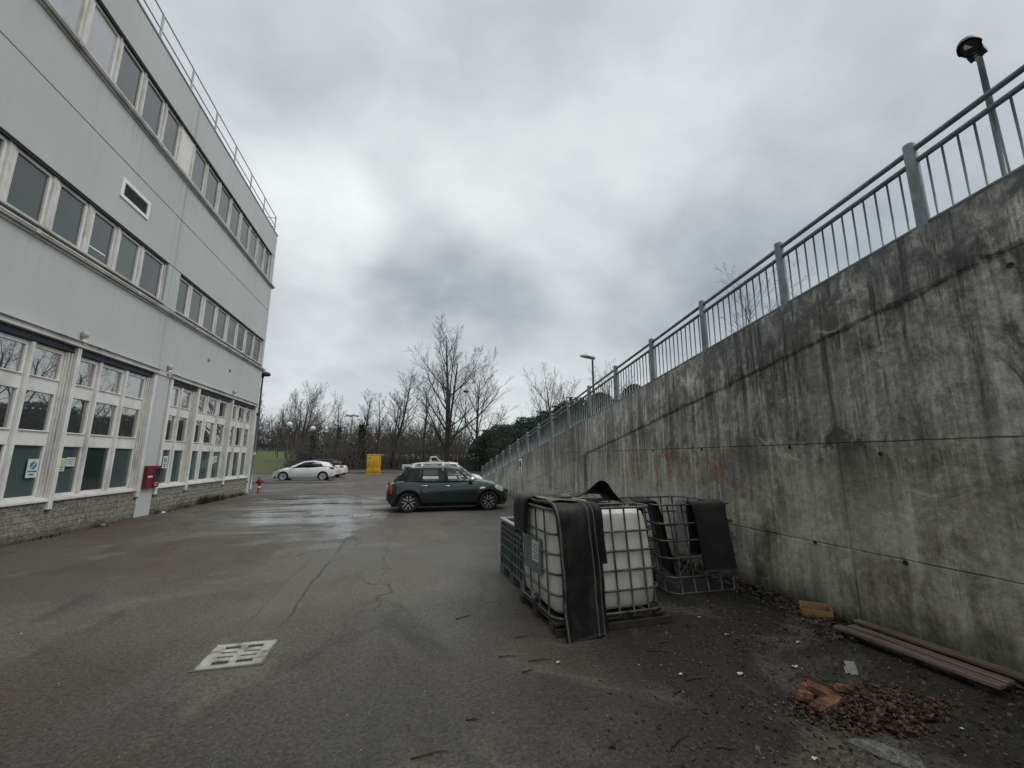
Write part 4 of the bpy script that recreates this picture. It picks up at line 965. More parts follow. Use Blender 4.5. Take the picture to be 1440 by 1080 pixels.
# ---- small dark green five-door hatchback
def green_extra(t, wid, bo):
    for s_ in (-1, 1):
        g = MB(); g.tube([(-1.72, s_*(wid(-1.7, .93)+.004), .935), (-.8, s_*(wid(-.8, .95)+.006), .955), (.3, s_*(wid(.3, .95)+.006), .955), (.98, s_*(wid(.98, .93)+.004), .935)], .011, 6); g.build('waist_trim', Mt['chrome'], t)
        g = MB(); L = [[(x, s_*(wid(x, z)+.006), z) for z in (.70+dz, .75+dz)] for x, dz in ((.93, 0), (1.03, .012), (1.12, .006))]; g.grid(L, False); g.build('side_scuttle', Mt['chrome'], t)
        for x in (1.80,):
            g = MB(); g.lathe([(.05, 0), (.055, .01), (.02, .015), (0, .015)], 14, T=Tr(1.80, s_*.60, .40) @ Matrix.Rotation(pi/2, 4, 'Y')); g.build('fog_lamp', Mt['lens'], t)
    g = MB(); g.box(1.90, 1.985, -.45, .45, .52, .64); g.build('grille', Mt['black'], t)
    g = MB(); rows = [[(1.40+.62*u, -.30+.04*0, 0), (1.40+.62*u, .30, 0)] for u in (0, 1)]
    for s_ in (-1, 1):
        g = MB(); g.rbox(-1.47, -1.28, -.54, .54, 1.355, 1.385, .012); 
    g.build('roof_spoiler', Mt['paint_green'], t)
GREEN = dict(x0=-1.99, x1=1.985, r=.315, wheels=(-1.32, 1.25), paint='paint_green', clad=True, rim='dark', trim=.13, tuck=.115,
    zb=[(-1.99, .40), (-1.86, .24), (-1.5, .20), (1.5, .19), (1.85, .20), (1.985, .27)],
    zs=[(-1.99, .62), (-1.93, .80), (-1.78, .90), (-1.4, .945), (-.5, .955), (.6, .95), (1.0, .93), (1.35, .885), (1.62, .80), (1.82, .68), (1.985, .50)],
    zt=[(-1.99, .64), (-1.93, .84), (-1.78, .93), (-1.4, .96), (.6, .97), (.85, 1.01), (1.1, .985), (1.45, .93), (1.68, .86), (1.86, .73), (1.985, .52)],
    w=[(-1.99, .58), (-1.9, .70), (-1.7, .80), (-1.3, .855), (-.6, .862), (.6, .862), (1.2, .86), (1.55, .80), (1.8, .68), (1.985, .46)], zmax=.55,
    ring=[(1.06, 0, .50, 0, .975, 1.365, 'gw'), (1.00, .40, .45, .34, .965, 1.36, 'gw'), (.86, .70, .36, .575, .945, 1.345, 'p'), (.76, .755, .30, .605, .945, 1.34, 'gs1'),
          (-.10, .79, -.16, .635, .95, 1.375, 'p'), (-.22, .79, -.26, .637, .95, 1.375, 'gs2'), (-.92, .775, -.88, .622, .95, 1.37, 'p'), (-1.0, .77, -.95, .62, .95, 1.368, 'gs3'), (-1.42, .735, -1.22, .595, .945, 1.355, 'p'),
          (-1.72, .66, -1.40, .54, .94, 1.345, 'p'), (-1.76, .60, -1.43, .49, .94, 1.34, 'gr'), (-1.80, 0, -1.46, 0, .94, 1.34, None)],
    zroof=1.375, dome=.55, glass2='glass_dark',
    seams=[[(-.27, .95), (-.27, .5), (-.25, .26)], [(-.99, .95), (-.98, .78), (-.90, .62), (-.82, .5)], [(.84, .94), (.88, .7), (.86, .45), (.82, .28)], [(-.9, .27), (0, .255), (.82, .27)]],
    handles=[(-.14+.02, .80), (-.84, .81)], mirror=(.66, 1.00), mirrorm='chrome',
    hl=[(1.45, .74, .82, -.01), (1.55, .66, .82, .0), (1.66, .61, .78, .015), (1.76, .60, .72, .02)], tl=[(-1.96, .60, .80, .01), (-1.93, .56, .85, .012), (-1.87, .55, .86, .0), (-1.83, .60, .82, -.005)],
    seats=(.15, -.75), plz=.72, extra=(green_extra,))
car('green_hatchback', 'dark green five-door hatchback parked nose towards the concrete wall', (1.25, 14.0, 0), rad(3), GREEN).scale = (.96, .96, .96)
# ---- white city car parked just behind it
def white_city_extra(t, wid, bo):
    for s_ in (-1, 1):
        g = MB(); g.tube([(-1.0, s_*.50, 1.42), (-.95, s_*.52, 1.465), (.1, s_*.54, 1.475), (.2, s_*.52, 1.43)], .014, 6); g.build('roof_bar', Mt['black'], t)
CITY = dict(x0=-1.66, x1=1.66, r=.29, wheels=(-1.08, 1.10), paint='paint_white', trim=.03,
    zb=[(-1.66, .35), (-1.5, .22), (1.5, .2), (1.66, .28)], zs=[(-1.66, .7), (-1.6, .95), (-.5, .98), (.7, .95), (1.2, .9), (1.55, .8), (1.66, .55)],
    zt=[(-1.66, .72), (-1.6, .98), (.7, 1.0), (1.0, 1.04), (1.4, .97), (1.6, .86), (1.66, .57)], w=[(-1.66, .6), (-1.6, .74), (-1.2, .80), (.9, .80), (1.4, .76), (1.66, .5)], zmax=.6,
    ring=[(1.18, 0, .62, 0, 1.0, 1.42, 'gw'), (1.1, .42, .55, .36, .98, 1.415, 'gw'), (.98, .66, .46, .55, .97, 1.40, 'b'), (.88, .71, .40, .58, .97, 1.4, 'gs1'), (.0, .73, -.02, .60, .98, 1.43, 'b'), (-.1, .73, -.1, .60, .98, 1.43, 'gs2'),
          (-.85, .72, -.8, .59, .98, 1.42, 'b'), (-.95, .71, -.88, .58, .98, 1.42, 'gs3'), (-1.3, .68, -1.05, .56, .98, 1.40, 'b'), (-1.5, .6, -1.16, .5, .98, 1.38, 'gr'), (-1.56, 0, -1.2, 0, .98, 1.38, None)],
    zroof=1.44, dome=.7, seams=[[(-.05, .97), (-.05, .3)], [(.9, .95), (.88, .3)], [(-.85, .95), (-.7, .5)]], handles=[(.1, .8), (-.7, .8)], handle='paint_white', mirror=(.75, 1.03), mirrorm='paint_white',
    hl=[(1.4, .72, .84, 0), (1.55, .66, .8, .01), (1.60, .64, .72, .01)], tl=[(-1.65, .7, .95, .01), (-1.6, .7, 1.0, .01), (-1.52, .75, .98, 0)], seats=(.2, -.7), extra=(white_city_extra,))
car('white_city_car', 'small white city car mostly hidden behind the dark green hatchback', (1.28, 16.9, 0), rad(3), CITY)
# ---- white coupe
COUPE = dict(x0=-2.1, x1=2.1, r=.32, wheels=(-1.28, 1.32), paint='paint_white', trim=.03, tuck=.12,
    zb=[(-2.1, .42), (-1.9, .26), (-1.6, .22), (1.6, .2), (1.95, .2), (2.1, .3)], zs=[(-2.1, .72), (-2.0, .86), (-1.7, .98), (-1.2, .97), (-.3, .92), (.7, .87), (1.2, .82), (1.6, .74), (1.95, .60), (2.1, .46)],
    zt=[(-2.1, .74), (-2.0, .92), (-1.7, 1.02), (.6, .9), (.95, .96), (1.3, .90), (1.7, .78), (1.98, .63), (2.1, .48)], w=[(-2.1, .62), (-1.95, .76), (-1.4, .87), (-.3, .86), (.9, .86), (1.45, .84), (1.85, .70), (2.1, .44)], zmax=.58,
    ring=[(1.12, 0, .28, 0, .94, 1.33, 'gw'), (1.06, .40, .24, .34, .93, 1.325, 'gw'), (.90, .70, .12, .56, .90, 1.31, 'b'), (.76, .765, .02, .60, .89, 1.315, 'gs1'), (-.28, .79, -.42, .615, .93, 1.345, 'p'), (-.36, .79, -.48, .615, .935, 1.345, 'gs2'),
          (-1.25, .76, -1.02, .585, 1.02, 1.30, 'b'), (-1.72, .70, -1.30, .54, 1.0, 1.27, 'b'), (-1.90, .58, -1.50, .48, 1.0, 1.25, 'gr'), (-1.95, 0, -1.55, 0, 1.0, 1.25, None)],
    zroof=1.36, dome=.6, glass='glass_dark', seams=[[(-.42, .93), (-.44, .5), (-.36, .27)], [(.85, .87), (.92, .6), (.86, .3)], [(-.4, .27), (.86, .28)]], handles=[(-.25, .80)], handle='paint_white', mirror=(.72, .98), mirrorm='paint_white',
    hl=[(1.5, .66, .74, .0), (1.72, .58, .70, .012), (1.92, .54, .62, .015)], tl=[(-2.03, .78, .92, .012), (-1.9, .80, .96, .012), (-1.68, .86, .95, .0)], seats=(.05, -.75), plz=.5)
car('white_coupe', 'white three-door coupe parked behind the grass strip, facing left', (-7.30, 33.6, 0), rad(180), COUPE)
SUV = dict(x0=-2.2, x1=2.2, r=.34, wheels=(-1.35, 1.35), paint='paint_white', trim=.04, tuck=.12,
    zb=[(-2.2, .4), (-1.9, .26), (1.9, .25), (2.2, .35)], zs=[(-2.2, .78), (-2.1, .95), (-1.6, 1.02), (-.3, .99), (.8, .95), (1.5, .88), (2.0, .72), (2.2, .5)],
    zt=[(-2.2, .8), (-2.1, .98), (-1.6, 1.05), (.8, 1.0), (1.1, 1.04), (1.7, .92), (2.05, .74), (2.2, .52)], w=[(-2.2, .66), (-2.0, .82), (-1.4, .90), (1.2, .9), (1.7, .86), (2.2, .5)], zmax=.62,
    ring=[(1.25, 0, .5, 0, 1.02, 1.43, 'gw'), (1.15, .45, .45, .38, 1.0, 1.43, 'gw'), (1.0, .74, .35, .6, .98, 1.41, 'p'), (.9, .79, .3, .63, .98, 1.41, 'gs1'), (-.1, .81, -.1, .65, 1.0, 1.45, 'p'), (-.2, .81, -.2, .65, 1.0, 1.45, 'gs2'),
          (-1.1, .8, -1.05, .64, 1.02, 1.43, 'p'), (-1.2, .79, -1.1, .63, 1.02, 1.43, 'gs3'), (-1.75, .74, -1.5, .58, 1.03, 1.36, 'p'), (-1.95, .62, -1.68, .5, 1.03, 1.33, 'gr'), (-2.02, 0, -1.74, 0, 1.03, 1.33, None)],
    zroof=1.44, dome=.6, roof='black', glass='glass_dark', seams=[[(-.1, .98), (-.1, .3)], [(-1.0, .98), (-.85, .5)], [(.95, .95), (.92, .3)]], handles=[(.05, .85), (-.9, .87)], handle='paint_white', mirror=(.85, 1.06), mirrorm='paint_white',
    hl=[(1.6, .72, .82, 0), (1.85, .66, .76, .01), (2.0, .62, .7, .01)], tl=[(-2.14, .82, .94, .012), (-2.02, .82, .97, .012), (-1.85, .86, .95, 0)], seats=(.1, -.8), plz=.6)
car('white_estate_car', 'white estate car with a black roof, its tail showing behind the white coupe', (-7.45, 38.6, 0), rad(176), SUV)
# ---- small flatbed pickup far behind the green car
t = thing('pickup_truck', 'small white flatbed pickup, its cab and drop-side bed showing over the green hatchback', 'pickup', (2.1, 42.0, 0), 0)
g = MB(); g.prism([(-2.7, .50), (1.9, .50), (1.9, .60), (-2.7, .60)], -.35, .35, T=Matrix.Rotation(pi/2, 4, 'X')); g.build('chassis', Mt['dark'], t)
bed = MB(); bed.box(-2.75, -.22, -.82, .82, .66, .72)
bed = bed.build('bed', Mt['galv'], t)
for a in ((-2.75, -.22, -.85, -.821, .62, 1.02), (-2.75, -.22, .821, .85, .62, 1.02), (-2.78, -2.751, -.85, .85, .62, 1.02)):
    g = MB(); g.box(*a); g.build('drop_side', Mt['paint_grey'], bed, bevel=.01)
g = MB(); prof = [(-.15, .62), (1.95, .62), (1.98, .82), (1.86, 1.0), (1.30, 1.10), (.98, 1.12), (-.15, 1.12)]
g.prism(prof, -.76, .76, T=Matrix.Rotation(pi/2, 4, 'X')); cab = g.build('cab', Mt['paint_white'], t, bevel=.03)
for s_ in (-1, 1):
    g = MB()
    for p0, p1, r in (((-.12, 1.1), (-.10, 1.72), .07), ((-.10, 1.74), (.42, 1.74), .06), ((.42, 1.74), (1.02, 1.10), .05)): g.tube([(p0[0], s_*.70, p0[1]), (p1[0], s_*.62, p1[1])], r, 8)
    g.build('cab_pillar', Mt['paint_white'], cab)
g = MB(); g.rbox(-.16, .50, -.68, .68, 1.70, 1.80, .05); g.build('cab_roof', Mt['paint_white'], cab)
g = MB(); g.quad((1.0, -.66, 1.12), (1.0, .66, 1.12), (.45, .58, 1.70), (.45, -.58, 1.70)); g.build('windscreen', Mt['glass'], cab)
g = MB(); g.box(-.14, -.10, -.64, .64, 1.12, 1.7); g.build('rear_wall', Mt['paint_white'], cab)
for s_ in (-1, 1):
    g = MB(); g.rbox(1.02, 1.10, s_*.92-.11, s_*.92+.11, 1.12, 1.38, .03); g.tube([(1.0, s_*.72, 1.2), (1.06, s_*.9, 1.22)], .02, 6); g.build('mirror', Mt['paint_white'], cab)
    for x in (-1.75, 1.25): wheel_parts(t, x, s_*.70, .30, .18, 'silver', s_)
# ================================================================== THINGS IN THE YARD
def strip(path, half, prof=None, side=None, thick=.012, wob=.010):
    """belt following path; side = unit vector across; prof = list of (u in -1..1, extra height)"""
    path = [Vector(p) for p in path]; prof = prof or [(-1, 0), (-.5, 0), (0, 0), (.5, 0), (1, 0)]; top = []; bot = []
    for i, p in enumerate(path):
        p = p+Vector((mnoise.noise(p*4.1), mnoise.noise(p*3.7+Vector((5, 1, 2))), mnoise.noise(p*4.3+Vector((9, 3, 7)))))*wob
        tt = (path[min(i+1, len(path)-1)]-path[max(i-1, 0)]).normalized(); sd_ = Vector(side[i] if hasattr(side[0], '__len__') else side).normalized(); n = tt.cross(sd_)
        if n.length < 1e-4: n = Vector((0, 0, 1))
        n.normalize(); dz = [mnoise.noise((p+sd_*u*half)*7.0)*wob*.7+mnoise.noise((p+sd_*u*half)*2.6+Vector((3, 3, 3)))*wob*.8 for u, e in prof]; top.append([p+sd_*u*half+n*(thick/2+e+d_) for (u, e), d_ in zip(prof, dz)]); bot.append([p+sd_*u*half-n*(thick/2-d_) for (u, e), d_ in zip(prof, dz)])
    g = MB(); rows = [a+b[::-1] for a, b in zip(top, bot)]; g.grid(rows, True, False, True); k = len(rows[0])
    g.f += [tuple(range(k))[::-1], tuple((len(rows)-1)*k+q for q in range(k))]; g.sm += [False, False]
    return g
def smoothpath(P, n=8):
    P = [Vector(p) for p in P]; out = []
    for i in range(len(P)-1):
        p0, p1, p2, p3 = P[max(i-1, 0)], P[i], P[i+1], P[min(i+2, len(P)-1)]
        for k in range(n):
            u = k/n; out.append(.5*((2*p1)+(p2-p0)*u+(2*p0-5*p1+4*p2-p3)*u*u+(3*p1-p0-3*p2+p3)*u**3))
    return out+[P[-1]]
def rring(x0, x1, y0, y1, z, r=.11, n=5):
    P = []
    for k, (cx, cy) in enumerate(((x1-r, y1-r), (x0+r, y1-r), (x0+r, y0+r), (x1-r, y0+r))):
        P += [(cx+r*cos(k*pi/2+pi/2*i/n), cy+r*sin(k*pi/2+pi/2*i/n), z) for i in range(n+1)]
    return P
# ------------- white liquid tank in its cage; local x along the front, y into the picture
IW, ID = 1.17, 1.02
t = thing('caged_liquid_tank', 'white plastic liquid tank in a galvanised cage on a low pallet', 'liquid tank', (1.39, 3.93, 0), rad(4))
def shx(z): return -.045*(z-.12)
def sh(p): return (p[0]+shx(p[2])-(.03*(p[0]/IW)*(p[2]-.12)), p[1]+.02*p[2], p[2])
g = MB(); x0, x1, y0, y1 = .014, IW-.014, .014, ID-.014; rows = []
for z, ins, r in ((.135, .10, .10), (.15, .045, .13), (.19, .008, .15), (.3, -.004, .15), (.55, -.010, .15), (.8, -.004, .15), (.98, .004, .16), (1.05, .018, .15), (1.082, .055, .15), (1.092, .12, .14)):
    rr = rring(x0+ins, x1-ins, y0+ins, y1-ins, z, r, 6); bulge = []
    for p in rr:
        q = list(p); bulge.append(sh(q))
    rows.append(bulge)
g.grid(rows, True, False, True); n_ = len(rows[0]); o_ = len(g.v)-n_; g.f.append(tuple(o_+k for k in range(n_))); g.sm.append(True)
def tank_mat():
    m_ = mat('tank_plastic', (.60, .595, .54), .35, 0, .08, 3, spec=.4); T = NT(m_.node_tree); b = T.n['Principled BSDF']; p = T.obj(); z = T.sep(p)[2]
    k = T.noise(T.mapping(p, (1, 1, .35)), 4, 6, .65, .3); c = T.ramp(k, [(.35, (.52, .50, .42)), (.55, (.70, .685, .62)), (.75, (.76, .755, .70))])
    c = T.mix(T.maprange(T.noise(T.mapping(p, (1, 1, .15), (2, 1, 0)), 9, 5, .6), .55, .7, 0, .35), c, (.30, .28, .22, 1))
    T.lk(c, b.inputs['Base Color']); b.inputs['Subsurface Weight'].default_value = .15; b.inputs['Subsurface Radius'].default_value = (.05, .05, .04)
    T.lk(T.bump(T.noise(p, 5, 4, .5), .15, .03), b.inputs['Normal']); return m_
bt = g.build('bottle', tank_mat(), t)
g = MB(); g.lathe([(.10, 0), (.10, .03), (.085, .045), (0, .045)], 20, T=Tr(.56, .5, 1.083)); g.build('filler_cap', Mt['black'], bt)
g = MB(); cz = [.135, .335, .52, .70, .885, 1.115]
for i, z in enumerate(cz):
    rr = rring(-.012, IW+.012, -.012, ID+.012, z, .13, 6); g.tube([sh(p) for p in rr], .0115 if 0 < i < 5 else .0135, 8, closed=True)
def vbar(x, y): g.tube([sh((x, y, z)) for z in (.12, .35, .7, .95, 1.115)], .0095, 8)
for x in (.13, .31, .49, .66, .82, .99): vbar(x, -.014); vbar(x, ID+.014)
for y in (.14, .38, .62, .86): vbar(-.014, y); vbar(IW+.014, y)
for y in (.3, .72): g.tube([sh((-.01, y, 1.118)), sh((IW+.01, y, 1.118))], .011, 8)
g.build('cage', Mt['cage'], t)
g = MB(); g.box(-.028, -.016, .28, .80, .45, .80); pl = g.build('label_plate', Mt['plate'], t); pl.location = (-.018, 0, 0)
g = MB(); g.box(-.0325, -.029, .34, .52, .56, .76); lb = g.build('paper_label', Mt['paper'], pl)
g = MB()
for k in range(6): g.box(-.0345, -.033, .36, .50-.03*(k % 2), .585+k*.027, .594+k*.027)
g.build('text_line', Mt['ink'], lb)
g = MB()
for y in (.03, .46, .90): g.box(-.03, IW+.03, y, y+.10, .002, .085)
for x in (0, .27, .54, .81, 1.08): g.box(x-.02, x+.10, -.02, ID+.02, .088, .11)
g.box(-.03, IW+.06, -.045, -.022, .004, .07)
g.build('pallet', Mt['wood_dark'], t, bevel=.006)
g = MB(); g.lathe([(.035, 0), (.035, .05), (.045, .055), (.045, .075), (0, .08)], 14, T=Tr(.02, .5, .19) @ Matrix.Rotation(-pi/2, 4, 'Y')); g.box(-.055, -.02, .47, .53, .20, .24); g.build('valve', Mt['plate'], t)
TK = Tr(1.39, 3.93, 0) @ Rz(rad(4))
def tk(x, y, z): return TK @ Vector(sh((x, y, z)))
# ------------- worn conveyor belt over the tank's front corner
prof = [(-1, .004), (-.96, .012), (-.91, .012), (-.88, .002), (-.4, 0), (.1, 0), (.45, .002), (.50, .016), (.56, .016), (.60, .004), (.74, .003), (.77, .014), (.81, .014), (.85, .002), (1, .002)]
path = [tk(.20, 1.10, .74), tk(.20, 1.075, .95), tk(.205, 1.04, 1.10), tk(.215, .93, 1.15), tk(.22, .5, 1.152), tk(.235, .12, 1.158), tk(.24, -.01, 1.14), tk(.245, -.065, 1.05), tk(.25, -.085, .8), tk(.25, -.10, .5), tk(.235, -.125, .25), tk(.225, -.165, .02)]
path[-1].z = .012
sdv = TK.to_3x3() @ Vector((1, 0, 0))
sides = [sdv]*9+[sdv, (sdv+Vector((.0, -.02, .02))), (sdv+Vector((0, .05, .10)))]
pp = smoothpath(path, 6); ss = [Vector(sdv)+Vector((0, .06, .12))*max(0, (i-55)/11) for i in range(len(pp))]
o = strip(pp, .215, prof, ss, .014).build('rubber_belt', Mt['rubber'])
tag(o, 'long black conveyor belt with raised edge lines hanging down the front of the white tank', 'rubber belt')
for u_, hw in ((-.935, .011), (.53, .008), (.79, .006)):
    q_ = [Vector(p)+Vector(s_).normalized()*u_*.215 for p, s_ in zip(pp, ss)]
    q2 = []
    for i, p in enumerate(q_):
        tt = (q_[min(i+1, len(q_)-1)]-q_[max(i-1, 0)]).normalized(); n_ = tt.cross(Vector(ss[i]).normalized()).normalized(); q2.append(p+n_*.0215)
    strip(q2, hw, [(-1, 0), (0, .004), (1, 0)], ss, .006).build('edge_bead', Mt['rubber_edge'], o)
# shorter narrow belt beside it
path = [tk(.47, .95, 1.153), tk(.47, .5, 1.155), tk(.475, .12, 1.158), tk(.48, -.01, 1.138), tk(.482, -.05, 1.04), tk(.484, -.055, .8), tk(.486, -.058, .60)]
o = strip(smoothpath(path, 6), .055, [(-1, 0), (-.5, .006), (0, 0), (.6, .006), (1, 0)], list(sdv), .016).build('rubber_belt', Mt['rubber'])
tag(o, 'short narrow black rubber strip ending halfway down beside the long conveyor belt', 'rubber belt')
# flap hanging over the far left side of the tank, above the crate
lsd = TK.to_3x3() @ Vector((0, 1, 0))
path = [tk(.34, .74, 1.185), tk(.12, .745, 1.187), tk(.0, .75, 1.18), tk(-.05, .755, 1.12), tk(-.06, .76, 1.0), tk(-.065, .765, .80)]
o = strip(smoothpath(path, 6), .20, None, list(lsd), .010).build('rubber_flap', Mt['black'])
tag(o, 'black rubber flap hanging off the tank top in front of the grey crate', 'rubber flap')
# belt end buckled into a hump that is open towards the front
near_ = smoothpath([(.16, 0, 1.195), (.40, 0, 1.195), (.56, 0, 1.215), (.68, 0, 1.285), (.78, 0, 1.352), (.845, 0, 1.365), (.91, 0, 1.335), (.98, 0, 1.24), (1.05, 0, 1.155), (1.09, 0, 1.13)], 6)
rows = []
for p in near_:
    row = []
    for j in range(15):
        v = j/14; bz = min(p.z, 1.185); z = bz+(p.z-bz)*(1-v)**1.6*(1 if v > .02 else .985)
        q = tk(p.x+.05*v, .40+.50*v, z); q.z += .006*mnoise.noise(q*6); row.append(q)
    rows.append(row)
g = MB(); g.grid(rows, True); lo = [[q-Vector((0, 0, .011)) for q in r] for r in rows]; g.grid([r[::-1] for r in lo], True)
g.grid([[r[0], l[0]] for r, l in zip(rows, lo)], False); g.grid([[l[-1], r[-1]] for r, l in zip(rows, lo)], False); g.grid([rows[-1], lo[-1]], False)
o = g.build('arched_belt', Mt['black'])
tag(o, 'black belt end buckled up into an arch on top of the white tank', 'rubber belt')
# tan mat lying on top
random.seed(5); rows = []
for i in range(13):
    row = []
    for j in range(9):
        u, v = i/12, j/8; x = .04+.44*u; y = .10+.56*v; z = 1.186+.016*sin(u*5+v*2)+.02*max(0, u-.55)-.03*max(0, .2-v)+random.uniform(-.002, .002); row.append(tk(x+.02*sin(v*9), y+.02*sin(u*8), z))
    rows.append(row)
g = MB(); g.grid(rows, True); g.grid([[p-Vector((0, 0, .008)) for p in r][::-1] for r in rows], True)
o = g.build('tan_mat', Mt['mat_tan']); tag(o, 'frayed tan mat lying flat on top of the white tank', 'mat')
# ------------- grey plastic pallet box
t = thing('plastic_crate', 'big open grey ribbed plastic crate standing behind the white tank', 'crate', (1.40, 5.06, 0), rad(2))
CW, CD, CH = .98, 1.12, .73
g = MB(); th = .03
for a in ((0, CW, 0, th), (0, CW, CD-th, CD), (0, th, th, CD-th), (CW-th, CW, th, CD-th)): g.box(a[0]+.0, a[1], a[2], a[3], .13, CH-.002)
g.box(th, CW-th, th, CD-th, .131, .16)
sh_ = g.build('shell', Mt['crate'], t)
g = MB()
for z in (.132, .26, .39, .50, .57, .64):
    hz = .012; e = .028
    g.box(-e, CW+e, -e, -.001, z, z+hz); g.box(-e, CW+e, CD+.001, CD+e, z, z+hz); g.box(-e, -.001, 0, CD, z, z+hz); g.box(CW+.001, CW+e, 0, CD, z, z+hz)
for k in range(9):
    x = .01+k*(CW-.02-.012)/8; g.box(x, x+.012, -.022, -.001, .145, CH-.03); g.box(x, x+.012, CD+.001, CD+.022, .145, CH-.03)
    y = .01+k*(CD-.02-.012)/8; g.box(-.022, -.001, y, y+.012, .145, CH-.03); g.box(CW+.001, CW+.022, y, y+.012, .145, CH-.03)
g.build('rib', Mt['crate'], t)
g = MB(); e = .034
for a in ((-e, CW+e, -e, th), (-e, CW+e, CD-th, CD+e), (-e, th, th, CD-th), (CW-th, CW+e, th, CD-th)): g.box(*a, CH, CH+.025)
g.build('rim', mat('crate_rim', (.27, .28, .28), .5, 0, .1, 8), t, bevel=.006)
for y0_, y1_ in ((-.02, .16), (.46, .64), (CD-.16, CD+.02)):
    for x0_, x1_ in ((-.02, .14), (.42, .56), (CW-.14, CW+.02)):
        g = MB(); g.box(x0_, x1_, y0_, y1_, 0, .129); g.build('foot', Mt['crate'], t, bevel=.006)
# ------------- empty cage
t = thing('empty_tank_cage', 'empty galvanised tank cage standing askew by the concrete wall', 'cage', (3.14, 4.70, 0), rad(1))
EW, ED, EH = 1.0, 1.05, 1.04
def sh2(p): return (p[0]-.15*(p[2]/EH)*(1-.75*p[0]/EW), p[1]+.03*p[2], p[2])
g = MB()
for i, z in enumerate((.012, .20, .42, .62, .82, EH)):
    o_ = .02 if 0 < i < 5 else 0
    rr = rring(-o_, EW+o_, -o_, ED+o_, z, .12, 6); g.tube([sh2(p) for p in rr], .0115, 8, closed=True)
def vb2(x, y): g.tube([sh2((x, y, z)) for z in (.012, .3, .6, .85, EH)], .010, 8)
for x in (.13, .31, .50, .69, .87): vb2(x, -.006); vb2(x, ED+.006)
for y in (.14, .38, .64, .88): vb2(-.006, y); vb2(EW+.006, y)
g.tube([sh2((.12, .0, .205)), sh2((.6, .5, .20)), sh2((.95, .9, .2))], .010, 6); g.tube([sh2((.5, 0, .2)), sh2((.98, .62, .02))], .010, 6)
g.build('wire_frame', Mt['cage'], t)
g = MB(); g.box(.86, 1.02, ED-.02, ED+.012, .30, .99); g.build('corner_plate', Mt['galv_light'], t)
CK = Tr(3.14, 4.70, 0) @ Rz(rad(1))
def ck(x, y, z): return CK @ Vector(sh2((x, y, z)))
esd = CK.to_3x3() @ Vector((1, 0, 0))
path = [ck(.62, .10, .42), ck(.62, .06, .8), ck(.62, .04, EH), ck(.63, .015, EH+.022), ck(.635, -.03, EH+.0), ck(.645, -.045, .9), ck(.66, -.05, .6), ck(.675, -.05, .25)]
rib = [(-1+2*k/54, (0, .016, .016)[k % 3]) for k in range(55)]
o = strip(smoothpath(path, 6), .235, rib, list(esd), .010).build('ribbed_mat', Mt['rubber_rib']); tag(o, 'finely ribbed black rubber mat hung over the front of the empty cage', 'rubber mat')
path = [ck(-.045, .42, .10), ck(-.05, .42, .6), ck(-.035, .42, EH-.02), ck(.0, .42, EH+.022), ck(.08, .42, EH+.024), ck(.17, .43, EH-.0), ck(.22, .44, .8), ck(.26, .46, .4), ck(.28, .48, .14)]
o = strip(smoothpath(path, 6), .27, None, list(CK.to_3x3() @ Vector((.25, 1, 0)).normalized()), .010).build('rubber_sheet', Mt['rubber']); tag(o, 'smooth dark rubber sheet draped over the left side of the empty cage', 'rubber sheet')
# ------------- drain grates
def drain(loc, rz, L, Wd, label, broken=True):
    t = thing('drain_grate', label, 'drain grate', loc, rz)
    g = MB(); h = .012
    nx, ny = 2, 4; ex, ey = .085, .055; cx_ = (L-2*ex-.05)/2; 
    # slab pieces round the slots
    g.box(0, ex, 0, Wd, 0, h); g.box(L-ex, L, 0, Wd, 0, h); g.box(ex, L-ex, 0, ey, 0, h); g.box(ex, L-ex, Wd-ey, Wd, 0, h); g.box(ex+cx_, ex+cx_+.05, ey, Wd-ey, 0, h)
    pitch = (Wd-2*ey)/ny
    for k in range(ny-1):
        y = ey+pitch*(k+1)
        for x in (ex, ex+cx_+.05): g.box(x, x+cx_, y-pitch*.32, y+pitch*.32, 0, h)
    g.build('grating', Mt['concrete_pale'], t, bevel=.004)
    g = MB(); g.box(ex, L-ex, ey, Wd-ey, .001, .003); g.build('slot_shadow', Mt['gap'], t)
    g = MB(); e = .02
    for a in ((-e, L+e, -e, -.004), (-e, L+e, Wd+.004, Wd+e), (-e, -.004, -.003, Wd+.003), (L+.004, L+e, -.003, Wd+.003)): g.box(*a, 0, .007)
    g.build('frame', Mt['asphalt_old'], t)
drain((-1.52, 3.945, .004), rad(1), .46, .44, 'pale concrete drain grate with eight slots in the near asphalt')
drain((-1.45, 12.5, .004), rad(1), .46, .44, 'pale drain grate beyond the puddle, level with the green hatchback')
drain((-1.25, 17.45, .004), rad(1), .50, .46, 'small distant drain grate left of the green hatchback tail')
for x, y, l, w_, lb in ((-5.9, 27.0, 1.1, .14, 'longer of two worn white paint dashes in front of the white coupe'), (-4.5, 27.6, .55, .14, 'shorter of two worn white paint dashes in front of the white coupe'), (-5.1, 15.6, .55, .12, 'worn pale paint patch near the building plinth')):
    g = MB(); n = 12; random.seed(int(l*100)); pts = [(x+l*k/n, y+random.uniform(-.02, .02), .0085) for k in range(n+1)]+[(x+l*k/n, y+w_+random.uniform(-.02, .02), .0085) for k in range(n, -1, -1)]
    g.quad(*pts); kind(g.build('paint_mark', Mt['concrete_pale']), 'structure')
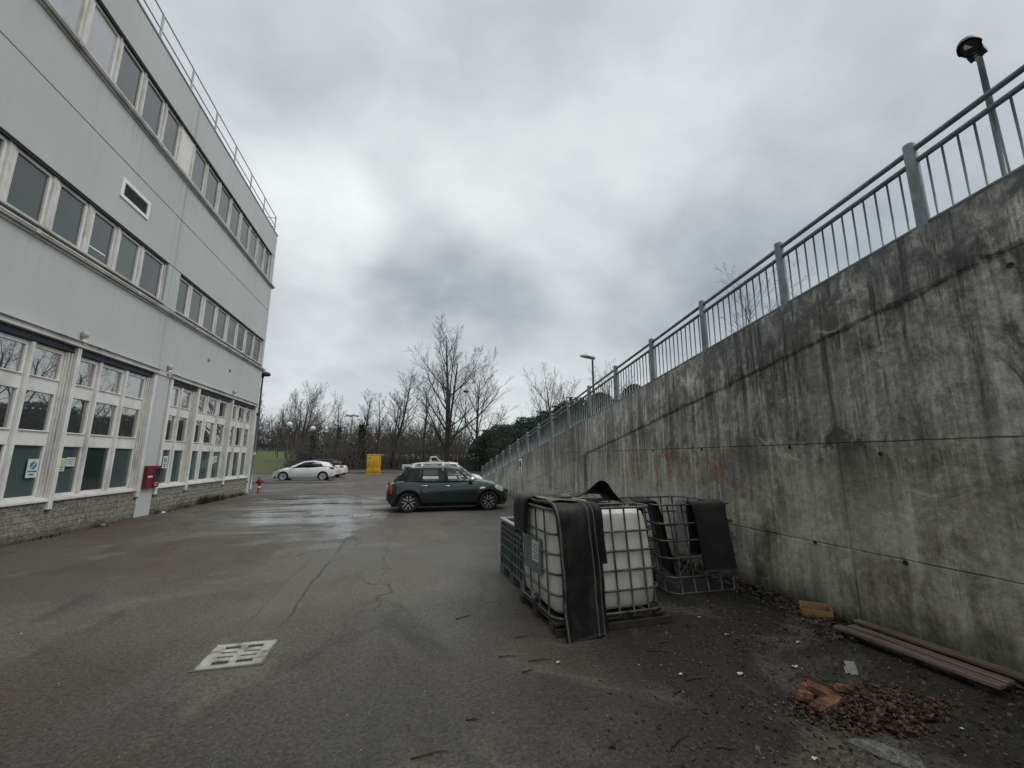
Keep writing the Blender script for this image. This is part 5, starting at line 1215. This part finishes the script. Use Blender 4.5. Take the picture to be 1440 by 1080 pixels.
# ------------- yellow container
t = thing('yellow_container', 'tall yellow plastic container standing at the far kerb', 'container', (-3.62, 46.2, 0), rad(4))
g = MB(); g.rbox(-.70, .70, -.6, .6, .06, 1.93, .10); b_ = g.build('shell', Mt['yellow'], t)
g = MB()
for k in range(6):
    x = -.56+k*.224; g.rbox(x-.035, x+.035, -.635, -.602, .72, 1.84, .012)
for k in range(5): x = -.52+k*.26; g.rbox(x-.07, x+.07, -.64, -.602, .14, .60, .012)
g.build('rib', Mt['yellow'], t)
g = MB(); g.rbox(-.74, .74, -.64, .64, 1.90, 2.0, .10); g.build('lid', Mt['yellow'], t)
g = MB(); g.rbox(-.73, .73, -.63, .63, 0, .08, .08); g.build('base', Mt['yellow'], t)
g = MB(); g.prism([(-.10, -.09), (.10, -.09), (0, .10)], 0, .01, T=Tr(-.44, -.64, 1.66) @ Matrix.Rotation(pi/2, 4, 'X')); g.build('warning_sticker', Mt['ink'], t)
g = MB(); g.box(-.46, -.26, -.652, -.638, 1.36, 1.50); s_ = g.build('label_sticker', Mt['paper'], t)
g = MB(); g.box(-.44, -.34, -.656, -.6525, 1.40, 1.46); g.build('red_mark', Mt['red'], s_)
# ------------- open wooden box by the wall
t = thing('open_box', 'small open tan box lying at the foot of the concrete wall', 'box', (4.02, 3.80, 0), rad(-42))
g = MB(); g.box(0, .27, 0, .012, 0, .085); g.box(0, .27, .17, .182, 0, .115); g.box(0, .012, .0125, .1695, .0, .10); g.box(.258, .27, .0125, .1695, 0, .10); g.box(.0125, .2575, .0125, .1695, 0, .012)
g.build('tray', Mt['box_card'], t, bevel=.003)
# ------------- planks on bearers
def plank_mat():
    m_ = bpy.data.materials.new('weathered_plank'); m_.use_nodes = True; T = NT(m_.node_tree); b = T.n['Principled BSDF']; p = T.obj()
    gr = T.noise(T.mapping(p, (22, 1.1, 22)), 2.2, 6, .65, .4); n_ = T.noise(p, 3, 5, .6)
    c = T.ramp(gr, [(.3, (.055, .040, .030)), (.5, (.15, .108, .080)), (.72, (.27, .21, .16))])
    c = T.mix(T.maprange(n_, .45, .7, 0, .6), c, (.05, .04, .03, 1)); T.lk(c, b.inputs['Base Color']); b.inputs['Roughness'].default_value = .75
    T.lk(T.bump(gr, .6, .01), b.inputs['Normal']); return m_
PK = plank_mat()
t = thing('plank_rack', 'three weathered planks on bearers lying along the concrete wall', 'planks', (4.13, 2.83, 0), rad(4))
for k, (x, l, z) in enumerate(((-.145, 1.10, 0), (.005, 1.06, -.008), (.15, 1.14, .010))):
    g = MB(); rows = []
    g.box(x-.047, x+.047, -l/2, l/2, .062+z, .088+z); g.build('plank', PK, t, bevel=.005)
for y in (-.44, 0, .42): g = MB(); g.box(-.15, .165, y-.04, y+.04, 0, .0615); g.build('bearer', Mt['wood_dark'], t)
# ------------- litter by the wall
def leafcloud(n, fn, size, seed, flat=.5):
    random.seed(seed); g = MB()
    for _ in range(n):
        x, y, z = fn(); s_ = size*random.uniform(.5, 1.35); a = random.uniform(0, 6.28); tl = random.uniform(-flat, flat); tl2 = random.uniform(-flat, flat)
        s_ *= random.choice((.6, .8, 1, 1, 1.5)); T = Tr(x, y, z) @ Rz(a) @ Matrix.Rotation(tl, 4, 'X') @ Matrix.Rotation(tl2, 4, 'Y'); w_ = s_*random.uniform(.22, .42); c = random.uniform(-.3, .3)*s_
        g.add([(-s_*.5, 0, 0), (0, -w_, c), (s_*.5, 0, c*.4), (0, w_, c*.8)], [(0, 1, 2), (0, 2, 3)], T=T)
    return g
def pile():
    while 1:
        u, v = random.gauss(0, .58), random.gauss(0, .55)
        if u*u+v*v < 1.1+1.3*mnoise.noise((u*2.2, v*2.2, 7)): break
    x = 2.98+.50*u+.10*v; y = 2.40-.07*u+.24*v; return x, y, .008+.075*max(0, 1-u*u-v*v)*random.uniform(.1, 1)*.5
kind(leafcloud(6000, pile, .029, 3, .7).build('leaf_pile', Mt['litter']), 'stuff', 'heap of wet brown leaves and scraps on the ground by the planks', 'leaf litter')
def base_():
    y = random.uniform(3.2, 8) if random.random() < .75 else random.uniform(-.5, 3.2); x = WX-.02-abs(random.gauss(0, .22+.16*mnoise.noise((y*1.3, 2, 5)))); return x, y, random.uniform(.008, .05)
kind(leafcloud(5200, base_, .034, 4, .8).build('leaf_drift', Mt['litter2']), 'stuff', 'drift of dead leaves along the foot of the concrete wall', 'leaf litter')
def scat():
    if random.random() < .6: x, y = random.gauss(3.35, .6), random.gauss(3.3, 1.0)
    else: x, y = random.gauss(2.6, .7), random.gauss(2.1, .5)
    return min(x, 4.3), max(.3, y), random.uniform(.006, .016)
kind(leafcloud(4500, scat, .023, 6, .6).build('scattered_leaves', Mt['litter']), 'stuff', 'loose dead leaves and crumbs scattered over the muddy asphalt', 'leaf litter')
random.seed(11); g = MB()
for _ in range(900):
    if random.random() < .6: x, y = random.gauss(2.7, .9), random.gauss(2.9, .9)
    else: x, y = random.uniform(-4, 4.2), random.uniform(1.5, 8)
    if x > 4.3 or y < .6: continue
    s_ = random.choice((.003, .003, .004, .005, .007))*random.uniform(.7, 1.5); T = Tr(x, y, .004+s_*.4) @ Rz(random.uniform(0, 6))
    g.add([(s_, 0, 0), (0, s_*.8, 0), (-s_, 0, 0), (0, -s_*.7, 0), (0, 0, s_*.7), (0, 0, -s_*.6)], [(0, 1, 4), (1, 2, 4), (2, 3, 4), (3, 0, 4), (1, 0, 5), (2, 1, 5), (3, 2, 5), (0, 3, 5)], T=T)
kind(g.build('grit', Mt['grit']), 'stuff', 'pale grit and stone chips strewn over the asphalt', 'grit')
def rock(loc, sx, sy, sz, rz, tilt, seed, m_='brick'):
    random.seed(seed); g = MB(); rows = []
    for z in (0, .5, 1):
        rows.append([(sx*(.5*cos(a)/max(abs(cos(a)), abs(sin(a))))*random.uniform(.74, 1.08)*(1 if z != 1 else .86), sy*(.5*sin(a)/max(abs(cos(a)), abs(sin(a))))*random.uniform(.70, 1.08), sz*z*random.uniform(.7, 1.15)) for a in [2*pi*k/14+.2 for k in range(14)]])
    T = Tr(*loc) @ Rz(rz) @ Matrix.Rotation(tilt, 4, 'Y') @ Matrix.Rotation(tilt*.6, 4, 'X')
    g.grid(rows, False, False, True, T); o_ = len(g.v)-42; g.f += [tuple(o_+k for k in range(14))[::-1], tuple(o_+28+k for k in range(14))]; g.sm += [False, False]
    return g.build('broken_brick', Mt[m_], bevel=.004)
for a, lb in (((( 2.80, 2.545, .025), .26, .085, .042, rad(-40), rad(20), 1), 'long orange brick shard leaning on top of the brick heap'), (((2.655, 2.55, .02), .13, .09, .05, rad(28), rad(10), 2), 'stubby orange brick lump at the left of the brick heap'),
              (((2.72, 2.455, .018), .23, .085, .045, rad(6), rad(-5), 3), 'wide orange brick piece at the front of the brick heap'), (((2.97, 2.53, .05), .12, .06, .03, rad(-30), rad(10), 4), 'small reddish brick chip among the leaves right of the brick heap')):
    tag(rock(*a), lb, 'brick')
# plastic bag, scraps, card
bm2 = bpy.data.materials.new('clear_film'); bm2.use_nodes = True; T_ = NT(bm2.node_tree); b_ = T_.n['Principled BSDF']; b_.inputs['Base Color'].default_value = (.30, .30, .28, 1); b_.inputs['Roughness'].default_value = .22
T_.lk(T_.maprange(T_.noise(T_.obj(), 16, 5, .7, 1), .38, .66, .05, .6), b_.inputs['Alpha'])
random.seed(3); rows = []
for i in range(22):
    row = []
    for j in range(14):
        u, v = i/21, j/13; x = 2.50+.22*u*1.0; wdt = .02+.15*sin(min(1, u*1.15)*pi*.62); y = 2.17-.26*u+(v-.5)*wdt; z = .012+.05*sin(v*pi)*sin(min(1, u*1.2)*pi)*(.6+.4*sin(u*17+v*9))+random.uniform(0, .012); row.append((x+(v-.5)*.10*u, y, z))
    rows.append(row)
g = MB(); g.grid(rows, True); tag(g.build('plastic_bag', bm2), 'crumpled clear plastic bag lying at the lower right edge below the leaf heap', 'plastic bag')
g = MB(); g.box(-.035, .035, 0, .004, 0, .085, T=Tr(3.34, 2.76, .004) @ Rz(rad(-20)) @ Matrix.Rotation(rad(-25), 4, 'X')); g.box(-.05, .02, .0045, .008, .0, .05, T=Tr(3.34, 2.76, .004) @ Rz(rad(-20)) @ Matrix.Rotation(rad(-25), 4, 'X')); tag(g.build('card_scrap', Mt['concrete_pale']), 'pale folded card scrap standing up between the leaf heap and the planks', 'scrap')
random.seed(21)
for k, (x, y) in enumerate(((1.22, 3.43), (2.05, 3.05), (2.92, 3.58), (2.5, 2.95), (3.0, 2.95), (3.42, 3.3), (3.15, 2.25), (2.2, 2.1), (3.3, 2.1), (2.95, 4.0))):
    s_ = random.uniform(.012, .022); g = MB(); rows = [[(x+s_*(i-1.5)*.7+random.uniform(-.003, .003), y+s_*(j-1)*.6, .010+random.uniform(0, .012)) for j in range(3)] for i in range(4)]
    g.grid(rows, False); tag(g.build('paper_scrap', Mt['white_panel']), 'tiny crumpled white scrap lying on the dark muddy asphalt', 'scrap', 'white scraps on the mud')
for k in range(16):
    if k < 9: x, y = random.uniform(.4, 2.4), random.uniform(2.0, 3.6)
    else: x, y = random.uniform(-.6, 2.6), random.uniform(2.2, 6)
    if 1.3 < x < 2.7 and 3.7 < y < 5.1: y = 3.4
    L = random.uniform(.07, .22); a = random.uniform(-.5, .6); pts = [(x+L*u*cos(a)+random.uniform(-.008, .008), y+L*u*sin(a)+random.uniform(-.008, .008), .010+.006*sin(u*3)) for u in (0, .25, .5, .75, 1)]
    g = MB(); g.tube(pts, [.006, .005, .0045, .004, .002], 5); g.tube([pts[2], (pts[2][0]+.03*cos(a+.8), pts[2][1]+.03*sin(a+.8), .016)], [.004, .0015], 4); tag(g.build('fallen_twig', Mt['wood_dark']), 'short dark broken twig lying on the asphalt', 'twig', 'twigs scattered on the asphalt')
# weeds along the plinth
random.seed(31); g = MB()
for (yc, n, hh) in ((17.2, 150, .34), (18.25, 130, .28), (19.6, 50, .18), (14.6, 40, .12), (20.6, 60, .16), (12.2, 40, .08), (10.6, 40, .07), (16.0, 40, .1)):
    for _ in range(n):
        x = FXB+.02+abs(random.gauss(0, .09)); y = yc+random.gauss(0, .24); h = hh*random.uniform(.4, 1); a = random.uniform(0, 6.28); l = random.uniform(.1, .6)*h
        g.add([(x-.006, y, 0), (x+.006, y, 0), (x+l*cos(a)*.5+.006, y+l*sin(a)*.5, h*.6), (x+l*cos(a), y+l*sin(a), h), (x+l*cos(a)*.5-.006, y+l*sin(a)*.5, h*.6)], [(0, 1, 2, 3, 4)])
kind(g.build('plinth_weeds', Mt['weed']), 'stuff', 'withered weeds growing along the foot of the stone plinth', 'weeds')
g = MB(); g.grid([[(-6.98+.10*u+.02*sin(v*7), 14.55+.14*v, .01+.05*sin(u*3)*sin(v*3)) for v in (0, .3, .6, 1)] for u in (0, .3, .6, 1)]); tag(g.build('paper_litter', Mt['paper']), 'crumpled white litter at the plinth just right of the grey pilaster', 'litter')
g = MB(); g.grid([[(-6.95+.09*u, 12.0+.20*v, .02+.06*sin(u*3)*sin(v*3+.3)) for v in (0, .3, .6, 1)] for u in (0, .3, .6, 1)]); tag(g.build('paper_litter', Mt['mat_tan']), 'tan scrap of litter at the plinth left of the grey pilaster', 'litter')
# ================================================================== TREES
def rnd_perp(d):
    a = Vector((random.gauss(0, 1), random.gauss(0, 1), random.gauss(0, 1))); a = a-d*a.dot(d)
    return a.normalized() if a.length > 1e-3 else Vector((1, 0, 0))
def grow(g, gt, p, d, L, r, lvl, P):
    """one branch; children spawn along it. g: limbs, gt: twigs"""
    n = P['seg'][lvl]; pts = [p.copy()]; rs = [r]; dirs = [d.copy()]; q = p.copy(); dd = d.copy()
    for i in range(n):
        dd = (dd+rnd_perp(dd)*P['wob'][lvl]+Vector((0, 0, P['up'][lvl]))).normalized(); q = q+dd*(L/n); pts.append(q.copy()); dirs.append(dd.copy())
        rs.append(max(r*(1-(i+1)/n*P['tap'][lvl]), P.get('rmin', .011)*(1 if i < n-1 else .5)))
    tgt = g if lvl < P['limb'] else gt
    tgt.tube(pts, rs, P['sides'][lvl], caps=False)
    if lvl+1 >= len(P['num']): return
    k = P['num'][lvl]; ph = random.uniform(0, 6.28)
    for j in range(k):
        u = P['start'][lvl]+(1-P['start'][lvl])*((j+random.uniform(.15, .85))/k); f = u*n; i = min(int(f), n-1); w_ = f-i
        bp = pts[i].lerp(pts[i+1], w_); bd = dirs[min(i+1, n)]; br = rs[i]+(rs[i+1]-rs[i])*w_
        ax = Vector((0, 0, 1)) if abs(bd.z) < .95 else Vector((1, 0, 0)); e1 = bd.cross(ax).normalized(); e2 = bd.cross(e1)
        az = ph+j*2.4+random.uniform(-.5, .5); out = e1*cos(az)+e2*sin(az)
        if lvl > 0 and out.z < 0: out.z *= .3
        an = rad(random.uniform(*P['ang'][lvl])); cd = (bd*cos(an)+out.normalized()*sin(an)).normalized()
        cl = L*P['len'][lvl]*(1-P['fall'][lvl]*u)*random.uniform(.7, 1.15)
        grow(g, gt, bp, cd, cl, min(br*.75, max(.006, P['rad'][lvl]*br)), lvl+1, P)
BASE = dict(seg=[9, 7, 5, 3, 2], wob=[.05, .10, .14, .16, .2], up=[.06, .08, .05, .03, 0], tap=[.82, .85, .85, .7, .5], limb=2, sides=[8, 6, 4, 3, 3],
            num=[13, 9, 7, 4, 0], start=[.22, .22, .2, .2, 0], ang=[(32, 58), (28, 55), (25, 55), (25, 55), (0, 0)], len=[.58, .52, .48, .5, 0], fall=[.55, .45, .4, .3, 0], rad=[.5, .55, .55, .6, 0])
def tree(name, label, x, y, h, r, P={}, seed=1, z=0, group=None, cat='bare tree', ivy=0, lean=(0, 0), twig='twig', stems=1):
    random.seed(seed); q = dict(BASE); q.update(P); q['rmin'] = .006 if y < 45 else .0085; t = thing(name, label, cat, (x, y, z), 0, group)
    g, gt = MB(), MB()
    for s_ in range(stems):
        d = Vector((lean[0]+(random.uniform(-.16, .16) if stems > 1 else 0), lean[1]+(random.uniform(-.16, .16) if stems > 1 else 0), 1)).normalized()
        grow(g, gt, Vector((random.uniform(-.1, .1)*(stems > 1), 0, -.15)), d, h*(1 if s_ == 0 else random.uniform(.75, .95)), r*(1 if s_ == 0 else .7), 0, q)
    a = g.build('trunk', Mt['bark'], t)
    gt.build('crown', Mt[twig], t)
    if ivy:
        iv = MB(); 
        for _ in range(int(ivy)):
            zz = random.uniform(.1, h*.62); a_ = random.uniform(0, 6.28); rr = r+abs(random.gauss(.10, .16))*(1-zz/h*.7)
            s_ = random.uniform(.07, .15); T = Tr(rr*cos(a_)+lean[0]*zz, rr*sin(a_)+lean[1]*zz, zz) @ Rz(random.uniform(0, 6)) @ Matrix.Rotation(random.uniform(0, 3), 4, 'X')
            iv.add([(-s_, 0, 0), (0, -s_*.7, 0), (s_, 0, 0), (0, s_*.7, .3*s_)], [(0, 1, 2, 3)], T=T)
        iv.build('ivy', Mt['ivy'], t)
    return t
BIG = dict(num=[17, 11, 8, 4, 0], start=[.13, .2, .2, .2, 0], ang=[(34, 56), (26, 50), (24, 52), (25, 55), (0, 0)], len=[.52, .50, .46, .5, 0], fall=[.50, .45, .4, .3, 0], up=[.05, .10, .06, .03, 0])
FAN = dict(num=[14, 10, 7, 3, 0], start=[.16, .25, .2, .2, 0], ang=[(26, 46), (20, 42), (22, 45), (25, 50), (0, 0)], len=[.68, .48, .45, .5, 0], fall=[.5, .5, .4, .3, 0], up=[.05, .10, .06, .03, 0])
SLIM = dict(num=[16, 6, 5, 3, 0], start=[.3, .25, .2, .2, 0], ang=[(25, 45), (25, 50), (25, 50), (25, 50), (0, 0)], len=[.26, .5, .5, .5, 0], fall=[.5, .4, .4, .3, 0])
GR = 'bare trees beyond the yard'
tree('bare_tree', 'biggest bare tree, its dense fan of branches rising above the pickup truck', 4.45, 52, 17.0, .36, dict(BIG, num=[14, 9, 7, 4, 0], ang=[(30, 60), (24, 46), (22, 46), (25, 55), (0, 0)], len=[.66, .48, .46, .5, 0], fall=[.62, .45, .4, .3, 0], start=[.13, .22, .2, .2, 0], up=[.02, .09, .05, .02, 0], wob=[.03, .07, .10, .14, .2]), 12, group=GR, stems=2, lean=(-.02, 0))
tree('bare_tree', 'broad rounded bare tree right of the biggest one, behind the tall thin lamp post', 9.2, 60, 13.4, .28, dict(BIG, num=[14, 9, 7, 4, 0], ang=[(30, 62), (24, 46), (22, 46), (25, 55), (0, 0)], len=[.70, .5, .46, .5, 0], up=[.02, .08, .05, .02, 0], wob=[.03, .07, .10, .14, .2]), 7, group=GR, lean=(.0, 0))
tree('bare_tree', 'fan-shaped bare tree with a spreading crown behind the white coupe', -15.6, 66, 10.0, .22, dict(FAN, wob=[.04, .07, .1, .14, .2], ang=[(30, 54), (20, 42), (22, 45), (25, 50), (0, 0)], len=[.78, .48, .45, .5, 0]), 5, group=GR, stems=2)
tree('bare_tree', 'tall bare tree with a rounded crown behind the yellow container', -2.6, 60, 12.4, .25, dict(BIG, num=[13, 9, 7, 4, 0], up=[.03, .08, .05, .02, 0], wob=[.04, .08, .10, .14, .2], start=[.32, .2, .2, .2, 0], len=[.46, .5, .46, .5, 0]), 15, group=GR, stems=2)
tree('bare_tree', 'slim bare tree between the fan-shaped tree and the floodlight mast', -11.0, 70, 10.4, .17, dict(SLIM, len=[.34, .5, .5, .5, 0]), 16, group=GR, ivy=1300)
tree('bare_tree', 'slim bare tree with a dark ivy-clad trunk left of the yellow container', -6.3, 58, 9.6, .19, dict(SLIM, len=[.34, .5, .5, .5, 0]), 17, group=GR, ivy=2200)
tree('bare_tree', 'leaning bare tree close left of the yellow container', -4.6, 62, 9.8, .15, SLIM, 18, group=GR, lean=(.05, 0))
tree('bare_tree', 'thin straight bare tree left of the biggest tree trunk', 1.7, 58, 11.6, .19, dict(SLIM, len=[.34, .5, .5, .5, 0]), 19, group=GR)
tree('bare_tree', 'distant slim bare tree just right of the building corner', -27.5, 86, 11.5, .2, SLIM, 20, z=2, group=GR)
tree('bare_tree', 'distant pale bare tree between the building corner and the fan-shaped tree', -24.6, 90, 9.0, .16, SLIM, 24, z=2.2, group=GR)
tree('bare_tree', 'slim bare sapling right of the floodlight mast', -7.9, 68, 9.4, .14, dict(SLIM, len=[.3, .5, .5, .5, 0]), 25, group=GR)
tree('bare_tree', 'ivy-darkened small tree right of the fan-shaped bare tree', -12.6, 60, 7.2, .16, dict(SLIM, len=[.4, .5, .5, .5, 0]), 26, group=GR, ivy=2600)
for k, (x, y, h, lb) in enumerate(((-20.6, 74, 7.5, 'thin young tree at the left edge of the lawn by the building corner'), (-18.9, 72, 7.0, 'thin young tree on the lawn behind the left globe lamp'), (-17.3, 78, 7.8, 'thin young tree at the back of the lawn between the globe lamps'), (-22.5, 80, 8.0, 'thin young tree deep on the lawn beside the building corner'))):
    tree('young_tree', lb, x, y, h, .08, dict(SLIM, num=[12, 5, 4, 2, 0]), 40+k, z=1.5, group='young trees on the lawn')
UPH = 'bare trees above the ramp'
tree('bare_tree', 'bare tree showing above the ramp railing beside the middle street lamp', 13.4, 37.5, 8.6, .2, dict(FAN, num=[12, 7, 5, 3, 0]), 51, group=UPH)
tree('bare_tree', 'low bare tree showing over the hedge where the railing begins to climb', 15.2, 50, 9.0, .16, dict(FAN, num=[10, 7, 5, 2, 0]), 52, group=UPH)
tree('bare_tree', 'bare treetop just showing through the upper railing bars', 25.6, 26.6, 13.6, .22, dict(FAN, num=[12, 8, 5, 3, 0]), 53, group=UPH)
tree('bare_tree', 'thin bare tree behind the hedge right of the broad rounded tree', 11.8, 55, 8.0, .12, dict(SLIM, len=[.3, .5, .5, .5, 0]), 54, group=UPH)
tree('bare_tree', 'bare tree beyond the hedge, right behind the one beside the middle street lamp', 20.5, 53, 10.6, .3, dict(BIG, num=[12, 8, 6, 3, 0], len=[.66, .5, .46, .5, 0]), 55, group=UPH)
tree('bare_tree', 'bare tree mostly hidden by the upper wall, its twigs behind the railing bars', 26, 50, 11.5, .3, dict(BIG, num=[12, 8, 6, 3, 0], len=[.66, .5, .46, .5, 0]), 56, group=UPH)
# ------------- hedge along the far side of the ramp
def leafmass(fn, n, s0, s1, seed, m_, name, parent=None):
    random.seed(seed); g = MB()
    for _ in range(n):
        x, y, z = fn(); s_ = random.uniform(s0, s1); T = Tr(x, y, z) @ Rz(random.uniform(0, 6.28)) @ Matrix.Rotation(random.uniform(0, 3.1), 4, 'X')
        g.add([(-s_, 0, 0), (0, -s_*.55, .1*s_), (s_, 0, 0), (0, s_*.55, .25*s_)], [(0, 1, 2, 3)], T=T)
    return g.build(name, m_, parent)
def hedge_top(y): return 5.05+.55*mnoise.noise((y*.35, 1.3, 0))+.35*mnoise.noise((y*1.1, 4, 0))-(.9 if y < 23 else 0)*min(1, (23-y)/4)
def hedge_fn():
    while 1:
        y = 18.5+36*random.random()**1.15; zt = hedge_top(y); z = zt*random.random()**.65; dx = 1.25*(1-.35*(z/zt)**4); x = 10.1+dx*random.choice((-1, -1, -1, 1))*(1-abs(random.gauss(0, .14)))
        x += .35*mnoise.noise((y*.6, z*.6, 3))
        if random.random() < .16: x = 10.1+dx*random.uniform(-1, 1); z = zt-abs(random.gauss(0, .12))
        return x, y, z
t = thing('evergreen_hedge', 'tall dark evergreen hedge running behind the low end of the ramp railing', 'hedge', (10.1, 18.5, 0))
o = leafmass(hedge_fn, 30000, .05, .13, 61, Mt['hedge'], 'foliage', t); o.location = (-10.1, -18.5, 0)
g = MB(); rows = []
for k in range(37):
    y = 18.7+k*.99; zt = hedge_top(y)-.35; rows.append([(9.25+.2*mnoise.noise((y, 1, 1)), y, 0), (9.2+.3*mnoise.noise((y, zt, 2)), y, zt*.6), (9.6, y, zt), (10.6, y, zt), (11, y, 0)])
g.grid(rows, True); g.f += [(0, 1, 2, 3, 4)]; g.sm += [False]; o = g.build('woody_core', Mt['wood_dark'], t); o.location = (-10.1, -18.5, 0)
# conifers and ivy thicket at the far end of the ramp
def cone_fn(cx, cy, h, r):
    def f():
        z = h*random.random()**.8; a = random.uniform(0, 6.28); rr = r*(1-(z/h)**3)**.5*(1-abs(random.gauss(0, .22)))*(1+.25*mnoise.noise((cos(a)*2, sin(a)*2, z*.9))); return cx+rr*cos(a), cy+rr*sin(a), z
    return f
for x, y, h, r, sd_, lb in ((8.4, 51.5, 4.4, 1.5, 71, 'dark dense evergreen shrub at the foot of the hedge beside the thin lamp post'), (10.6, 57, 5.4, 2.0, 72, 'bushy evergreen shrub behind the hedge end'), (12.6, 26, 6.1, 2.0, 73, 'rounded evergreen bush peeking over the wall below the railing'), (14.0, 24, 6.4, 1.7, 74, 'evergreen bush top peeking between the railing bars nearer the camera')):
    t = thing('evergreen_shrub', lb, 'shrub', (x, y, 0)); o = leafmass(cone_fn(x, y, h, r), 5200, .06, .16, sd_, Mt['hedge'], 'foliage', t); o.location = (-x, -y, 0)
    g = MB(); g.tube([(0, 0, -.1), (0, 0, h*.9)], [.16, .03], 7); g.build('trunk', Mt['bark'], t)
# ------------- brushwood behind the yard: one tangled mass
def brush(n, fn, seed, hmin, hmax, r0):
    random.seed(seed); g = MB()
    for _ in range(n):
        x, y, z = fn(); h = random.uniform(hmin, hmax)
        for s_ in range(random.choice((1, 2, 3))):
            d = Vector((random.gauss(0, .22), random.gauss(0, .22), 1)).normalized(); p = Vector((x, y, z)); pts = [p.copy()]
            for i in range(4): d = (d+rnd_perp(d)*.16+Vector((0, 0, .04))).normalized(); p = p+d*h/4*random.uniform(.8, 1.1); pts.append(p.copy())
            g.tube(pts, [r0, r0*.8, r0*.6, r0*.4, r0*.2], 3, caps=False)
            for b in range(5):
                i = random.choice((1, 2, 2, 3, 3)); q = pts[i]; e = (rnd_perp(d)*.7+d*.8).normalized(); l = h*random.uniform(.12, .32); m_ = q+e*l*.5+rnd_perp(e)*l*.1; g.tube([q, m_, q+e*l+Vector((0, 0, l*.15))], [r0*.45, r0*.35, r0*.15], 3, caps=False)
    return g
def bf():
    x = random.uniform(-14.5, 8.5); return x, random.uniform(53, 68), .1
kind(brush(800, bf, 81, 1.4, 5.0, .030).build('brushwood', Mt['twig_warm']), 'stuff', 'tangled leafless brushwood behind the yellow container', 'brushwood')
def bf2(): return random.uniform(-42, 14), random.uniform(92, 112), 2.6
kind(brush(900, bf2, 82, 4.0, 9.5, .055).build('far_woodland', Mt['twig']), 'stuff', 'distant leafless woodland beyond the lawn', 'woodland')
def bl():
    x = random.uniform(-14.5, 8.5); z = abs(random.gauss(0, 1.9)); k = mnoise.noise((x*.45, z*.3, 2))
    return x, random.uniform(55, 69), min(z*(1+.8*k), 5.2)
o = leafmass(bl, 8000, .06, .17, 83, Mt['brush'], 'brush_leaves'); kind(o, 'stuff', 'dry brown leaves and bramble in the brushwood', 'bramble')
def bl3(): 
    x = random.choice((-13.5, -12.2, -10.6, -7.2, -6.2, -.8, 2.5, 4.2))+random.gauss(0, .8); return x, random.uniform(56, 62), abs(random.gauss(0, 1.6))
o = leafmass(bl3, 9000, .06, .16, 84, Mt['ivy'], 'ivy_undergrowth'); kind(o, 'stuff', 'dark ivy undergrowth at the foot of the bare trees', 'undergrowth')
def bl2(): return random.uniform(-45, 16), random.uniform(104, 116), 2.8+abs(random.gauss(0, 2.8))
o = leafmass(bl2, 9000, .16, .42, 85, Mt['brush'], 'woodland_floor'); kind(o, 'stuff', 'brown undergrowth of the distant woodland', 'woodland')
